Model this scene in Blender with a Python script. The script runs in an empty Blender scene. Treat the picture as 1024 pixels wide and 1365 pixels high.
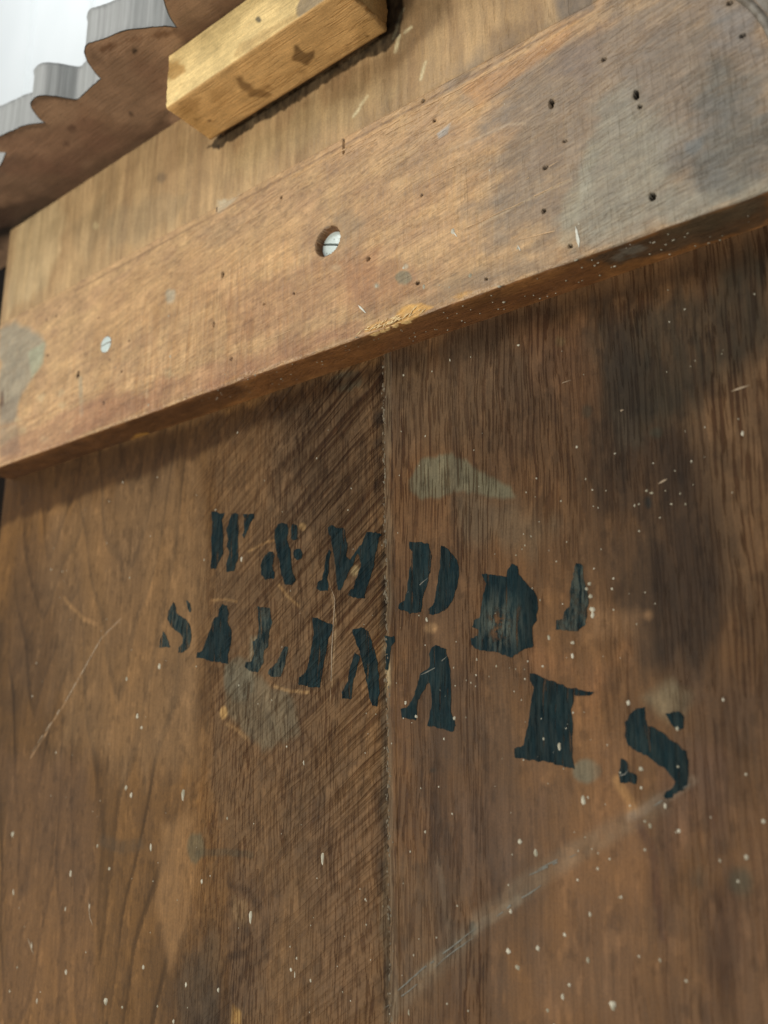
import bpy, bmesh, math, random
import numpy as np
from mathutils import Vector, Matrix
from mathutils.geometry import delaunay_2d_cdt
random.seed(7)
S = bpy.context.scene
C = S.collection

# ------------------------------------------------------------------ camera
cam = bpy.data.objects.new('camera', bpy.data.cameras.new('camera')); C.objects.link(cam)
AX = Vector((0.79779508, -0.15987045, -0.5813471))     # the plank's right, in camera space (x right, y down, z forward)
AY = Vector((0.60282907, 0.19397789, 0.77393133))      # into the plank
AZ = Vector((-0.01096027, -0.96789153, 0.25112916))    # up the plank
cam.matrix_world = Matrix(((AX.x, -AX.y, -AX.z, 0.0), (AY.x, -AY.y, -AY.z, -0.35), (AZ.x, -AZ.y, -AZ.z, 0.0), (0, 0, 0, 1)))
cam.data.sensor_fit = 'HORIZONTAL'; cam.data.sensor_width = 36.0
cam.data.lens = 36.0 * 1120 / 1024
cam.data.clip_start = 0.01; cam.data.clip_end = 60
cam.data.dof.use_dof = True; cam.data.dof.focus_distance = 0.44; cam.data.dof.aperture_fstop = 8.0
S.camera = cam

# ------------------------------------------------------------------ light
W = bpy.data.worlds.new('World'); S.world = W; W.use_nodes = True
W.node_tree.nodes['Background'].inputs[0].default_value = (0.95, 0.96, 0.95, 1)
W.node_tree.nodes['Background'].inputs[1].default_value = 0.36
def area(name, loc, target, size, watts, color):
    d = bpy.data.lights.new(name, 'AREA'); d.shape = 'RECTANGLE'; d.size, d.size_y = size; d.energy = watts; d.color = color
    o = bpy.data.objects.new(name, d); C.objects.link(o); o.location = loc
    o.rotation_euler = (Vector(target) - Vector(loc)).to_track_quat('-Z', 'Y').to_euler(); return o
area('window_light', (-0.75, -1.75, 1.75), (-0.30, 0, 0.15), (1.3, 0.9), 15, (1.0, 0.97, 0.93))
area('low_key_light', (-1.15, -1.75, -0.35), (-0.30, 0, 0.25), (1.2, 0.8), 30, (1.0, 0.955, 0.83))  # unseen key light from low left, added to brighten the downward faces
area('wall_fill_light', (-1.7, -0.35, 2.9), (-2.3, .8, 2.3), (1.2, 0.8), 20, (0.93, 0.98, 1.0))  # unseen lamp, added to whiten the wall behind
S.view_settings.view_transform = 'Standard'; S.view_settings.look = 'None'; S.view_settings.gamma = 1
S.view_settings.exposure = 0.0
S.render.engine = 'CYCLES'

# ------------------------------------------------------------------ tables (metres on each board)
LETTERS=[
('W',[[(-0.40189,0.13655),(-0.39722,0.13614),(-0.39405,0.13453),(-0.38893,0.13369),(-0.39079,0.13077),(-0.39173,0.12949),(-0.39036,0.12286),(-0.3895,0.11636),(-0.38951,0.10723),(-0.3923,0.1034),(-0.39456,0.09894),(-0.39997,0.09946),(-0.39986,0.1079),(-0.40082,0.11871),(-0.40012,0.12938),(-0.40174,0.13398)],[(-0.38237,0.13283),(-0.37706,0.13139),(-0.3762,0.12773),(-0.37633,0.12004),(-0.37675,0.11244),(-0.37551,0.10262),(-0.37729,0.09942),(-0.37856,0.09547),(-0.38543,0.09596),(-0.38567,0.10048),(-0.38358,0.10783),(-0.38626,0.11169),(-0.38551,0.11649),(-0.38682,0.12232),(-0.38506,0.12701)],[(-0.37243,0.13049),(-0.36322,0.12877),(-0.36293,0.1263),(-0.36542,0.12427),(-0.36763,0.12011),(-0.36941,0.11692),(-0.37104,0.11453),(-0.37278,0.11672),(-0.37131,0.12067),(-0.37101,0.1269)]]),
('&',[[(-0.33937,0.11996),(-0.33487,0.11845),(-0.3339,0.11498),(-0.33464,0.10913),(-0.33182,0.10151),(-0.33123,0.09492),(-0.32935,0.08823),(-0.32711,0.08413),(-0.32962,0.08135),(-0.33572,0.08241),(-0.33896,0.08873),(-0.34001,0.09473),(-0.34338,0.10307),(-0.34493,0.10995),(-0.34468,0.11662),(-0.3425,0.11931)],[(-0.33173,0.1163),(-0.32956,0.11762),(-0.32691,0.11589),(-0.32649,0.10795),(-0.3289,0.10731),(-0.33156,0.10901)],[(-0.3292,0.10115),(-0.32706,0.10229),(-0.3236,0.10136),(-0.32201,0.09856),(-0.32307,0.09613),(-0.32606,0.09555),(-0.32885,0.09721),(-0.32977,0.09927)],[(-0.34564,0.10338),(-0.34465,0.10059),(-0.34673,0.09491),(-0.34433,0.09002),(-0.34468,0.08679),(-0.35235,0.08702),(-0.35474,0.08994),(-0.35586,0.09539),(-0.35418,0.09985),(-0.35016,0.10299)]]),
('M',[[(-0.30248,0.09816),(-0.30039,0.09695),(-0.30184,0.09255),(-0.30181,0.08797),(-0.30324,0.08177),(-0.30232,0.07759),(-0.3026,0.07514),(-0.30853,0.07532),(-0.31125,0.07766),(-0.31068,0.08034),(-0.30681,0.08218),(-0.30508,0.0893),(-0.30424,0.09471)],[(-0.30288,0.11124),(-0.29989,0.11209),(-0.29691,0.10995),(-0.29162,0.10896),(-0.29017,0.10561),(-0.28883,0.09948),(-0.28941,0.0932),(-0.287,0.09019),(-0.28244,0.09588),(-0.27905,0.0981),(-0.27679,0.10182),(-0.27565,0.10458),(-0.26847,0.10328),(-0.26494,0.10142),(-0.26687,0.09948),(-0.268,0.0961),(-0.26914,0.0914),(-0.27029,0.08584),(-0.27251,0.0813),(-0.27447,0.07672),(-0.27587,0.07252),(-0.277,0.06786),(-0.28253,0.06885),(-0.28815,0.07074),(-0.28758,0.07377),(-0.2842,0.07384),(-0.28306,0.07857),(-0.28136,0.08279),(-0.27967,0.08613),(-0.28021,0.09065),(-0.28188,0.094),(-0.28473,0.08855),(-0.28814,0.0836),(-0.291,0.07903),(-0.29329,0.07437),(-0.29559,0.07507),(-0.29678,0.08103),(-0.2971,0.08739),(-0.29861,0.09534),(-0.30042,0.10111),(-0.30044,0.10482),(-0.30315,0.10801)]]),
('D',[[(-0.24618,0.09473),(-0.23939,0.09393),(-0.23418,0.09181),(-0.23276,0.0856),(-0.23366,0.07777),(-0.2367,0.07022),(-0.23928,0.06263),(-0.24037,0.05726),(-0.24704,0.05747),(-0.25428,0.06011),(-0.25324,0.0632),(-0.25028,0.0641),(-0.24871,0.06913),(-0.24656,0.07852),(-0.24437,0.08876),(-0.24627,0.09106)],[(-0.22719,0.09003),(-0.22311,0.08748),(-0.21743,0.08124),(-0.21672,0.07649),(-0.21788,0.06969),(-0.22088,0.06158),(-0.22461,0.05812),(-0.2311,0.05526),(-0.23572,0.05567),(-0.23564,0.05838),(-0.23184,0.06112),(-0.23067,0.06878),(-0.22808,0.07709),(-0.22738,0.0841)]]),
('B',[[(-0.20368,0.07301),(-0.19693,0.07146),(-0.19036,0.0692),(-0.18973,0.0732),(-0.18751,0.0759),(-0.18472,0.07444),(-0.18378,0.06954),(-0.1815,0.06709),(-0.17926,0.06429),(-0.17626,0.06145),(-0.17462,0.05628),(-0.17589,0.0486),(-0.17809,0.04455),(-0.17861,0.03618),(-0.1826,0.03504),(-0.18915,0.03193),(-0.19714,0.03454),(-0.20626,0.03583),(-0.21166,0.0391),(-0.21111,0.042),(-0.20762,0.04322),(-0.20706,0.04611),(-0.21042,0.04786),(-0.20943,0.05074),(-0.20594,0.05192),(-0.20425,0.06068),(-0.20178,0.06789)]]),
('L',[[(-0.15472,0.07202),(-0.1515,0.07056),(-0.15121,0.06459),(-0.14993,0.05753),(-0.15122,0.05012),(-0.1524,0.04411),(-0.15622,0.0417),(-0.16655,0.04285),(-0.16689,0.04669),(-0.16285,0.04738),(-0.16226,0.05045),(-0.15909,0.05292),(-0.15859,0.05983),(-0.15619,0.06727)]]),
('S',[[(-0.43513,0.08178),(-0.43274,0.07905),(-0.43071,0.07389),(-0.42184,0.0696),(-0.41673,0.06432),(-0.41498,0.05868),(-0.41689,0.05197),(-0.42138,0.04918),(-0.42713,0.04851),(-0.42788,0.05132),(-0.42393,0.05519),(-0.4242,0.05867),(-0.42982,0.06257),(-0.43603,0.06587),(-0.43974,0.07114),(-0.43911,0.07679)],[(-0.42224,0.08228),(-0.41888,0.07984),(-0.41642,0.0747),(-0.41811,0.07346),(-0.42139,0.07797)],[(-0.44355,0.06398),(-0.43934,0.05978),(-0.4374,0.05613),(-0.43548,0.0525),(-0.44705,0.05326),(-0.44686,0.05749),(-0.44494,0.0609)]]),
('A',[[(-0.38857,0.07586),(-0.38458,0.07446),(-0.38238,0.06956),(-0.38307,0.06428),(-0.37887,0.05732),(-0.37953,0.05146),(-0.38159,0.04505),(-0.38178,0.03953),(-0.39547,0.0416),(-0.40356,0.04372),(-0.41021,0.04477),(-0.4094,0.04776),(-0.40492,0.04916),(-0.40127,0.05497),(-0.39858,0.06016),(-0.39552,0.06734),(-0.39163,0.0687),(-0.39088,0.07303)]]),
('L',[[(-0.35752,0.07118),(-0.34734,0.06962),(-0.34675,0.06418),(-0.34501,0.06165),(-0.34771,0.05534),(-0.34787,0.04769),(-0.35152,0.04557),(-0.35169,0.03854),(-0.35609,0.03351),(-0.362,0.03409),(-0.36724,0.03672),(-0.36605,0.03904),(-0.36141,0.04026),(-0.35943,0.0437),(-0.36099,0.05095),(-0.35683,0.05305),(-0.35621,0.05898),(-0.35684,0.06445),(-0.35655,0.06806)],[(-0.33484,0.04682),(-0.33202,0.04548),(-0.33347,0.03983),(-0.33571,0.03423),(-0.33798,0.02977),(-0.34524,0.02981),(-0.34734,0.03193),(-0.34621,0.03476),(-0.34064,0.03851),(-0.33754,0.04295)]]),
('I',[[(-0.31401,0.06133),(-0.31058,0.06103),(-0.30754,0.05906),(-0.29897,0.05609),(-0.30078,0.05177),(-0.30367,0.04474),(-0.30472,0.03816),(-0.3065,0.03055),(-0.30789,0.02268),(-0.31611,0.02326),(-0.32413,0.02468),(-0.32306,0.02854),(-0.31851,0.03112),(-0.31633,0.03771),(-0.31417,0.04544),(-0.31274,0.05211),(-0.31357,0.05672)]]),
('N',[[(-0.28409,0.04065),(-0.28072,0.03783),(-0.28243,0.03144),(-0.2854,0.02319),(-0.28584,0.01615),(-0.29179,0.01633),(-0.29265,0.01958),(-0.2888,0.02462),(-0.28709,0.03168)],[(-0.28535,0.05262),(-0.27896,0.05278),(-0.27477,0.05048),(-0.27232,0.04444),(-0.26913,0.03523),(-0.26801,0.02628),(-0.26769,0.01873),(-0.26938,0.01161),(-0.27302,0.01263),(-0.27501,0.01898),(-0.27659,0.02794),(-0.27905,0.03514),(-0.28154,0.04311),(-0.28493,0.04993)],[(-0.2637,0.04705),(-0.25689,0.04623),(-0.25654,0.04366),(-0.25936,0.04163),(-0.26026,0.03535),(-0.26155,0.02913),(-0.26393,0.0305),(-0.26304,0.03678),(-0.26214,0.04309)]]),
('A',[[(-0.23175,0.0401),(-0.22595,0.0382),(-0.225,0.03452),(-0.22413,0.02849),(-0.22343,0.01838),(-0.22382,0.00787),(-0.22157,0.00205),(-0.22309,-0.00109),(-0.228,0.0001),(-0.2377,0.00166),(-0.2365,0.00518),(-0.23488,0.01046),(-0.23499,0.0188),(-0.23636,0.02245),(-0.23906,0.01895),(-0.24293,0.01366),(-0.24428,0.00471),(-0.25297,0.00575),(-0.25366,0.0097),(-0.24981,0.01082),(-0.24668,0.01437),(-0.24353,0.01971),(-0.24108,0.0269),(-0.23576,0.03029),(-0.23558,0.03637),(-0.234,0.03933)]]),
('T',[[(-0.18079,0.02422),(-0.17698,0.02322),(-0.16961,0.01984),(-0.16168,0.01686),(-0.15038,0.01481),(-0.15259,0.01359),(-0.15975,0.01349),(-0.1616,0.00797),(-0.1618,0.00016),(-0.16205,-0.00821),(-0.16264,-0.01141),(-0.16196,-0.0168),(-0.16764,-0.01594),(-0.17413,-0.01442),(-0.18306,-0.01322),(-0.19111,-0.01231),(-0.19089,-0.0083),(-0.18578,-0.00728),(-0.18331,0.00172),(-0.1812,0.01112),(-0.17924,0.01785),(-0.181,0.02065)]]),
('S',[[(-0.13357,0.00708),(-0.12869,0.00862),(-0.12939,0.00368),(-0.1287,0.00039),(-0.12583,-0.00034),(-0.12129,-0.00338),(-0.11775,-0.00613),(-0.11432,-0.00928),(-0.11306,-0.01286),(-0.11365,-0.01643),(-0.11387,-0.02086),(-0.11529,-0.02355),(-0.11876,-0.02587),(-0.1232,-0.02824),(-0.12475,-0.02718),(-0.12337,-0.02513),(-0.1199,-0.02324),(-0.11945,-0.021),(-0.12212,-0.01703),(-0.12665,-0.01438),(-0.12931,-0.01166),(-0.13407,-0.00985),(-0.13733,-0.00706),(-0.13848,-0.00282),(-0.13752,0.00239)],[(-0.12047,0.00516),(-0.11512,0.0062),(-0.11305,0.00341),(-0.11346,-0.00069),(-0.11679,-0.00112),(-0.11884,0.00212)],[(-0.14082,-0.01247),(-0.1389,-0.01362),(-0.13777,-0.015),(-0.13822,-0.01732),(-0.13494,-0.01956),(-0.13543,-0.02232),(-0.13862,-0.02195),(-0.14218,-0.0225),(-0.14249,-0.02019),(-0.14138,-0.01598)]])]
STAINS_SHADE_SHEEN=[  # real stains and marks, along with painted shade and sheen
('panel','p',[(-0.59605,0.17012),(-0.42706,0.17312),(-0.39568,0.07905),(-0.40699,-0.01049),(-0.44784,-0.0287),(-0.54835,-0.01116)],'#84684a',0.45,18,0.5),
('panel','p',[(-0.63615,0.15174),(-0.57315,0.15444),(-0.53566,0.09298),(-0.53752,0.03987),(-0.57028,0.00952),(-0.62706,0.04401)],'#5a4634',0.35,14,0.5),
('panel','p',[(-0.62706,-0.01154),(-0.51311,-0.011),(-0.48477,-0.17076),(-0.59235,-0.18941)],'#6a4f38',0.5,14,0.5),
('panel','p',[(-0.52434,0.14686),(-0.47151,0.13866),(-0.45564,0.0554),(-0.49619,0.05813)],'#5f4a36',0.3,10,0.5),
('panel','p',[(-0.43471,-0.05444),(-0.40335,-0.04445),(-0.39955,-0.10079),(-0.42108,-0.13477),(-0.438,-0.09677)],'#8c6a46',0.6,5,0.5),
('panel','p',[(-0.42629,0.16249),(-0.40864,0.03392),(-0.41132,-0.0448),(-0.42779,0.08225)],'#8a6a48',0.4,4,0.5),
('panel','p',[(-0.39907,0.19852),(-0.26813,0.19909),(-0.26806,-0.13318),(-0.36753,-0.15043),(-0.39042,-0.01041),(-0.39499,0.12679)],'#66503a',0.6,10,0.5),
('panel','p',[(-0.33817,0.19879),(-0.26546,0.19834),(-0.26455,0.06601),(-0.3009,0.07799),(-0.33066,0.14434)],'#3e2d1c',0.6,14,1),
('panel','p',[(-0.37754,-0.07125),(-0.33653,-0.07924),(-0.34637,-0.11677),(-0.35664,-0.13971),(-0.37395,-0.1389),(-0.38215,-0.09889)],'#4c3a2c',0.4,6,0.8),
('panel','p',[(-0.41782,-0.13429),(-0.39376,-0.11176),(-0.37571,-0.10577),(-0.38502,-0.15346),(-0.41906,-0.15936)],'#544839',0.4,8,1),
('panel','p',[(-0.31035,-0.04778),(-0.26814,-0.02787),(-0.26629,-0.13287),(-0.30426,-0.13945)],'#6f543b',0.5,12,0.5),
('panel','p',[(-0.38355,0.04162),(-0.35467,0.03143),(-0.32784,0.01791),(-0.32183,-0.00223),(-0.35016,-0.01022),(-0.38191,0.01092)],'#66604e',0.6,3,0.6),
('panel','p',[(-0.35888,0.02948),(-0.36026,0.02272),(-0.36457,0.01788),(-0.37073,0.01623),(-0.37717,0.01825),(-0.38214,0.02349),(-0.38426,0.03059),(-0.38289,0.03759),(-0.37839,0.04253),(-0.37203,0.04404),(-0.3656,0.04178),(-0.36081,0.03644)],'#625c4c',0.7,2,0.5),
('panel','p',[(-0.27743,0.19663),(-0.278,0.19325),(-0.2818,0.1908),(-0.28789,0.18992),(-0.29469,0.19088),(-0.3004,0.19345),(-0.30341,0.19697),(-0.30285,0.20047),(-0.29887,0.20296),(-0.29259,0.20377),(-0.28577,0.2027),(-0.28025,0.20008)],'#4c4a3c',0.8,2,0.5),
('panel','p',[(-0.39551,-0.06457),(-0.39628,-0.06867),(-0.39891,-0.07182),(-0.40271,-0.07319),(-0.40669,-0.07241),(-0.40979,-0.06965),(-0.41115,-0.06563),(-0.41038,-0.06145),(-0.40769,-0.05825),(-0.40382,-0.05692),(-0.39984,-0.05779),(-0.3968,-0.06059)],'#57523f',0.75,2,0.4),
('panel','l',[(-0.40174,-0.06825),(-0.37784,-0.06575),(-0.35685,-0.06581)],'#4d4636',0.55,2,3),
('panel','l',[(-0.4937,-0.0667),(-0.47371,-0.06987),(-0.45522,-0.06688)],'#4f4030',0.5,3,7),
('panel','p',[(-0.3617,0.05347),(-0.3524,0.05279),(-0.35684,0.0401),(-0.36393,0.03185)],'#86806a',0.6,2,0.5),
('panel','l',[(-0.3742,-0.082),(-0.35902,-0.08448),(-0.34708,-0.09276),(-0.34388,-0.10355),(-0.35494,-0.11232),(-0.37522,-0.12063)],'#2c1e14',0.38,3,2.0),
('panel','l',[(-0.3737,-0.09172),(-0.36155,-0.09431),(-0.35814,-0.10527),(-0.36658,-0.11383)],'#2c1e14',0.38,3,2.0),
('panel','l',[(-0.36843,-0.13639),(-0.36031,-0.12229),(-0.34351,-0.11449)],'#2c1e14',0.38,3,2.0),
('panel','l',[(-0.38052,-0.13455),(-0.37232,-0.11835),(-0.3606,-0.11585)],'#2c1e14',0.38,3,2.0),
('panel','p',[(-0.37086,-0.08755),(-0.35878,-0.0902),(-0.36121,-0.10186),(-0.37029,-0.09908)],'#8a6e4c',0.5,2,0.5),
('panel','p',[(-0.36816,-0.14184),(-0.36163,-0.14439),(-0.36198,-0.14949),(-0.36919,-0.15074)],'#b08a50',0.7,1.5,0.5),
('panel','p',[(-0.67006,0.20877),(-0.5607,0.20614),(-0.42465,0.20352),(-0.32573,0.20146),(-0.26382,0.20155),(-0.26393,0.19335),(-0.32552,0.19069),(-0.42737,0.17741),(-0.54649,0.17353),(-0.66215,0.16825)],'#3a2512',0.85,4,0.5),  # dark brown band along the panel top, next to the rail
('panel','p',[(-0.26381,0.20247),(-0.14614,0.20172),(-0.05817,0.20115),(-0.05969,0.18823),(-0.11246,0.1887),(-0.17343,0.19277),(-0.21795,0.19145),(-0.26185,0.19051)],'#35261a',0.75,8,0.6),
('panel','p',[(-0.26182,0.19277),(-0.17343,0.19277),(-0.16631,0.17446),(-0.20136,0.15154),(-0.25847,0.13913)],'#655340',0.3,12,0.5),
('panel','l',[(-0.55972,0.09704),(-0.54696,0.08752),(-0.53191,0.0786)],'#98744c',0.6,1.2,2.6),
('panel','l',[(-0.53191,0.0786),(-0.51704,0.07417)],'#9a7650',0.6,1.2,3),
('panel','l',[(-0.58534,-0.01656),(-0.54446,0.02456),(-0.5097,0.0642),(-0.48978,0.07551)],'#a18262',0.7,0.8,0.9),
('panel','p',[(-0.38063,0.01089),(-0.38096,0.00897),(-0.38206,0.00757),(-0.38364,0.00708),(-0.38529,0.00763),(-0.38655,0.00907),(-0.3871,0.01103),(-0.38677,0.01297),(-0.38566,0.01437),(-0.38406,0.01486),(-0.38242,0.01429),(-0.38116,0.01284)],'#b08c58',0.8,1,0.3),
('panel','l',[(-0.38029,0.00446),(-0.36998,0.00012),(-0.36362,-0.00408)],'#9a7a52',0.6,1.5,1.6),
('panel','l',[(-0.34246,0.02459),(-0.33077,0.02168),(-0.31671,0.02038)],'#9a7a52',0.8,1,1.3),
('panel','p',[(-0.31996,0.11426),(-0.32033,0.1132),(-0.32139,0.11255),(-0.32285,0.11247),(-0.32433,0.11299),(-0.32543,0.11398),(-0.32585,0.11517),(-0.32547,0.11623),(-0.32441,0.11689),(-0.32293,0.11696),(-0.32146,0.11643),(-0.32037,0.11544)],'#a58456',0.7,1,0.4),
('panel','l',[(-0.36707,0.10603),(-0.35128,0.10985),(-0.34077,0.11017)],'#9c7a50',0.7,1,1),
('panel','l',[(-0.34119,0.08244),(-0.33204,0.07446),(-0.32434,0.06854)],'#a48256',0.7,1,1.1),
('panel','l',[(-0.39913,0.0794),(-0.38551,0.07851),(-0.37548,0.07613)],'#9c7a50',0.6,1,1),
('panel','l',[(-0.30087,0.0738),(-0.29699,0.05691),(-0.29851,0.04081),(-0.30048,0.01707)],'#a48a68',0.6,0.8,1.2),
('panel','p',[(-0.28115,0.08402),(-0.28151,0.08262),(-0.28247,0.08168),(-0.28377,0.08145),(-0.28509,0.08199),(-0.28605,0.08317),(-0.2864,0.08466),(-0.28605,0.08607),(-0.28508,0.08702),(-0.28376,0.08724),(-0.28245,0.08669),(-0.2815,0.08551)],'#94805c',0.9,1,0.5),
('panel','p',[(-0.26163,0.20644),(-0.25742,0.2052),(-0.25751,0.10546),(-0.25978,0.02704),(-0.25866,-0.04501),(-0.25846,-0.13151),(-0.26717,-0.13302),(-0.26603,0.02733)],'#75654e',0.6,1.6,0.8),
('panel','p',[(-0.26388,0.04251),(-0.26061,0.03465),(-0.26031,0.02331),(-0.26422,0.01783)],'#b39e78',0.8,1,0.6),
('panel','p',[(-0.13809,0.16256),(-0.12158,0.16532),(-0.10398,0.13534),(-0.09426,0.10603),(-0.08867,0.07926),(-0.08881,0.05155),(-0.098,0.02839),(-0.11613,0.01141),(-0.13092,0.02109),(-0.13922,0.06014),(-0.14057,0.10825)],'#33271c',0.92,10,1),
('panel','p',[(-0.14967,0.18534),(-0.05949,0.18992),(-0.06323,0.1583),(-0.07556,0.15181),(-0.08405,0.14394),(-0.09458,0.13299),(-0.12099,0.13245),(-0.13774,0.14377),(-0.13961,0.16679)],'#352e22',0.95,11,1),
('panel','p',[(-0.13097,0.13844),(-0.12268,0.13285),(-0.12192,0.12206),(-0.13071,0.12043)],'#5c5242',0.5,4,0.5),
('panel','p',[(-0.17757,0.19406),(-0.14156,0.19064),(-0.13896,0.15151),(-0.14581,0.13464),(-0.15239,0.14744),(-0.1668,0.16667)],'#6d4b30',0.5,8,0.5),
('panel','p',[(-0.10464,0.12856),(-0.06439,0.14853),(-0.07498,0.05899),(-0.08716,0.04837),(-0.09101,0.07963),(-0.0973,0.10664)],'#7c5f42',0.45,10,0.6),
('panel','p',[(-0.26025,0.02706),(-0.22373,0.03256),(-0.18845,0.00365),(-0.18822,-0.05664),(-0.19916,-0.12123),(-0.23351,-0.12718),(-0.24439,-0.07735),(-0.25685,-0.04492)],'#4b3a2c',0.6,14,1),
('panel','p',[(-0.17849,0.17796),(-0.13479,0.18068),(-0.14222,0.08757),(-0.15802,0.06907),(-0.17933,0.09333)],'#4e3b29',0.35,12,1),
('panel','p',[(-0.25256,0.18575),(-0.20882,0.18667),(-0.20209,0.13567),(-0.23856,0.14346)],'#5c4a34',0.4,12,1),
('panel','p',[(-0.17518,-0.02201),(-0.13284,-0.03542),(-0.13971,-0.11092),(-0.18496,-0.11876)],'#6f5138',0.45,10,1),
('panel','p',[(-0.23985,0.09474),(-0.1873,0.09457),(-0.18347,0.02352),(-0.20875,-0.00955),(-0.24165,0.0262)],'#54402e',0.4,12,1),
('panel','p',[(-0.24622,0.12831),(-0.23869,0.13847),(-0.2199,0.13784),(-0.20762,0.12967),(-0.20259,0.12472),(-0.18628,0.11313),(-0.1841,0.10821),(-0.19479,0.10934),(-0.21174,0.11585),(-0.22527,0.1155),(-0.23925,0.11716),(-0.24588,0.12203)],'#6e6a54',0.85,1.6,0.5),
('panel','p',[(-0.22071,0.11549),(-0.18255,0.10682),(-0.16395,0.09094),(-0.18018,0.07893),(-0.21277,0.09085)],'#645a48',0.45,8,0.5),
('panel','p',[(-0.14962,-0.01777),(-0.15071,-0.02021),(-0.1533,-0.02204),(-0.15673,-0.02278),(-0.16009,-0.02221),(-0.16249,-0.02047),(-0.16324,-0.01803),(-0.16213,-0.01554),(-0.15946,-0.0137),(-0.15598,-0.013),(-0.15264,-0.01361),(-0.15032,-0.01537)],'#6b6654',0.9,1.2,0.3),
('panel','p',[(-0.12855,0.01179),(-0.11569,0.01588),(-0.10847,0.01265),(-0.11354,0.0069),(-0.12284,0.00562)],'#7a6e56',0.7,4,0.8),
('panel','p',[(-0.10685,0.01406),(-0.07974,0.01872),(-0.08618,-0.03578),(-0.10582,-0.03137)],'#4f3b2c',0.55,12,0.5),
('panel','p',[(-0.18672,0.03389),(-0.14695,0.02821),(-0.13635,0.03394),(-0.14177,0.0091),(-0.15578,0.00315),(-0.16137,0.02249)],'#8c6240',0.6,8,0.7),
('panel','p',[(-0.15186,0.05481),(-0.12869,0.04609),(-0.13279,0.03687),(-0.14963,0.03809)],'#94704e',0.5,5,0.8),
('panel','p',[(-0.25941,-0.06213),(-0.2272,-0.06287),(-0.22457,-0.10016),(-0.24576,-0.12931),(-0.26279,-0.13226)],'#6e5a44',0.4,10,0.5),
('panel','p',[(-0.2301,-0.02675),(-0.1796,-0.03461),(-0.18876,-0.06577),(-0.22708,-0.05964)],'#5a4638',0.5,12,0.7),
('panel','p',[(-0.15878,0.00953),(-0.13308,-0.00322),(-0.14157,-0.02709),(-0.12749,-0.04361),(-0.13875,-0.06675),(-0.15903,-0.03968)],'#86603f',0.45,9,0.7),
('panel','p',[(-0.11153,-0.05873),(-0.09875,-0.05497),(-0.09736,-0.07782),(-0.10434,-0.10478),(-0.1152,-0.10667),(-0.11739,-0.08811)],'#3c2a20',0.7,7,0.7),
('panel','p',[(-0.09469,-0.03088),(-0.08493,-0.02515),(-0.09413,-0.10301),(-0.10037,-0.1041)],'#7a5c44',0.4,7,0.7),
('panel','p',[(-0.19001,-0.0867),(-0.12444,-0.07334),(-0.11938,-0.10739),(-0.19555,-0.1206)],'#6e533c',0.4,12,0.7),
('panel','p',[(-0.12423,-0.00915),(-0.1009,-0.01185),(-0.11068,-0.05065),(-0.12749,-0.04361)],'#6a4f40',0.4,8,0.7),
('panel','p',[(-0.09566,-0.056),(-0.0963,-0.05786),(-0.09763,-0.05931),(-0.09931,-0.05995),(-0.10089,-0.05962),(-0.10194,-0.05838),(-0.10217,-0.05657),(-0.10153,-0.05468),(-0.10017,-0.05323),(-0.09848,-0.0526),(-0.09691,-0.05296),(-0.09588,-0.0542)],'#3f4438',0.6,3,0.6),
('panel','p',[(-0.11182,-0.0561),(-0.11232,-0.05801),(-0.1133,-0.05946),(-0.11449,-0.06007),(-0.11559,-0.05967),(-0.11629,-0.05836),(-0.11641,-0.0565),(-0.1159,-0.05457),(-0.11492,-0.05311),(-0.11371,-0.05251),(-0.11262,-0.05292),(-0.11193,-0.05424)],'#4a4436',0.4,3,0.6),
('panel','p',[(-0.11065,0.12408),(-0.11109,0.12314),(-0.11211,0.12261),(-0.11344,0.12262),(-0.11472,0.12319),(-0.11561,0.12416),(-0.11587,0.12526),(-0.11542,0.12621),(-0.11439,0.12674),(-0.11305,0.12671),(-0.11178,0.12614),(-0.1109,0.12517)],'#3c3a2e',0.8,1.5,0.5),
('panel','p',[(-0.14192,0.14185),(-0.14233,0.14047),(-0.14321,0.1396),(-0.14433,0.13947),(-0.14539,0.14012),(-0.14611,0.14139),(-0.1463,0.14292),(-0.14589,0.14432),(-0.14501,0.14519),(-0.14388,0.14531),(-0.14282,0.14464),(-0.1421,0.14338)],'#3c382c',0.6,1.5,0.5),
('panel','p',[(-0.15238,0.18025),(-0.15275,0.17938),(-0.15364,0.17893),(-0.15482,0.17901),(-0.15596,0.17962),(-0.15676,0.18059),(-0.15701,0.18165),(-0.15663,0.18253),(-0.15573,0.18298),(-0.15455,0.18289),(-0.15341,0.18227),(-0.15262,0.18131)],'#6e5a3c',0.7,1.5,0.5),
('panel','p',[(-0.11778,0.09378),(-0.11813,0.09233),(-0.11883,0.09135),(-0.11968,0.09109),(-0.12046,0.09162),(-0.12096,0.09281),(-0.12104,0.09435),(-0.12068,0.0958),(-0.11999,0.09679),(-0.11913,0.09705),(-0.11835,0.09651),(-0.11786,0.09531)],'#1c2222',0.85,1.2,0.4),
('panel','p',[(-0.21418,-0.08571),(-0.2145,-0.08713),(-0.21526,-0.08822),(-0.21625,-0.08871),(-0.21722,-0.08846),(-0.21789,-0.08753),(-0.2181,-0.08617),(-0.21777,-0.08475),(-0.21701,-0.08365),(-0.21601,-0.08317),(-0.21505,-0.08343),(-0.21438,-0.08436)],'#2f2c26',0.9,1,0.3),
('panel','p',[(-0.23412,-0.019),(-0.23437,-0.0197),(-0.23502,-0.02021),(-0.23589,-0.02041),(-0.23675,-0.02025),(-0.23737,-0.01975),(-0.23759,-0.01907),(-0.23733,-0.01837),(-0.23668,-0.01785),(-0.23581,-0.01766),(-0.23495,-0.01783),(-0.23433,-0.01832)],'#2c2a24',0.7,1,0.3),
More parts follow.
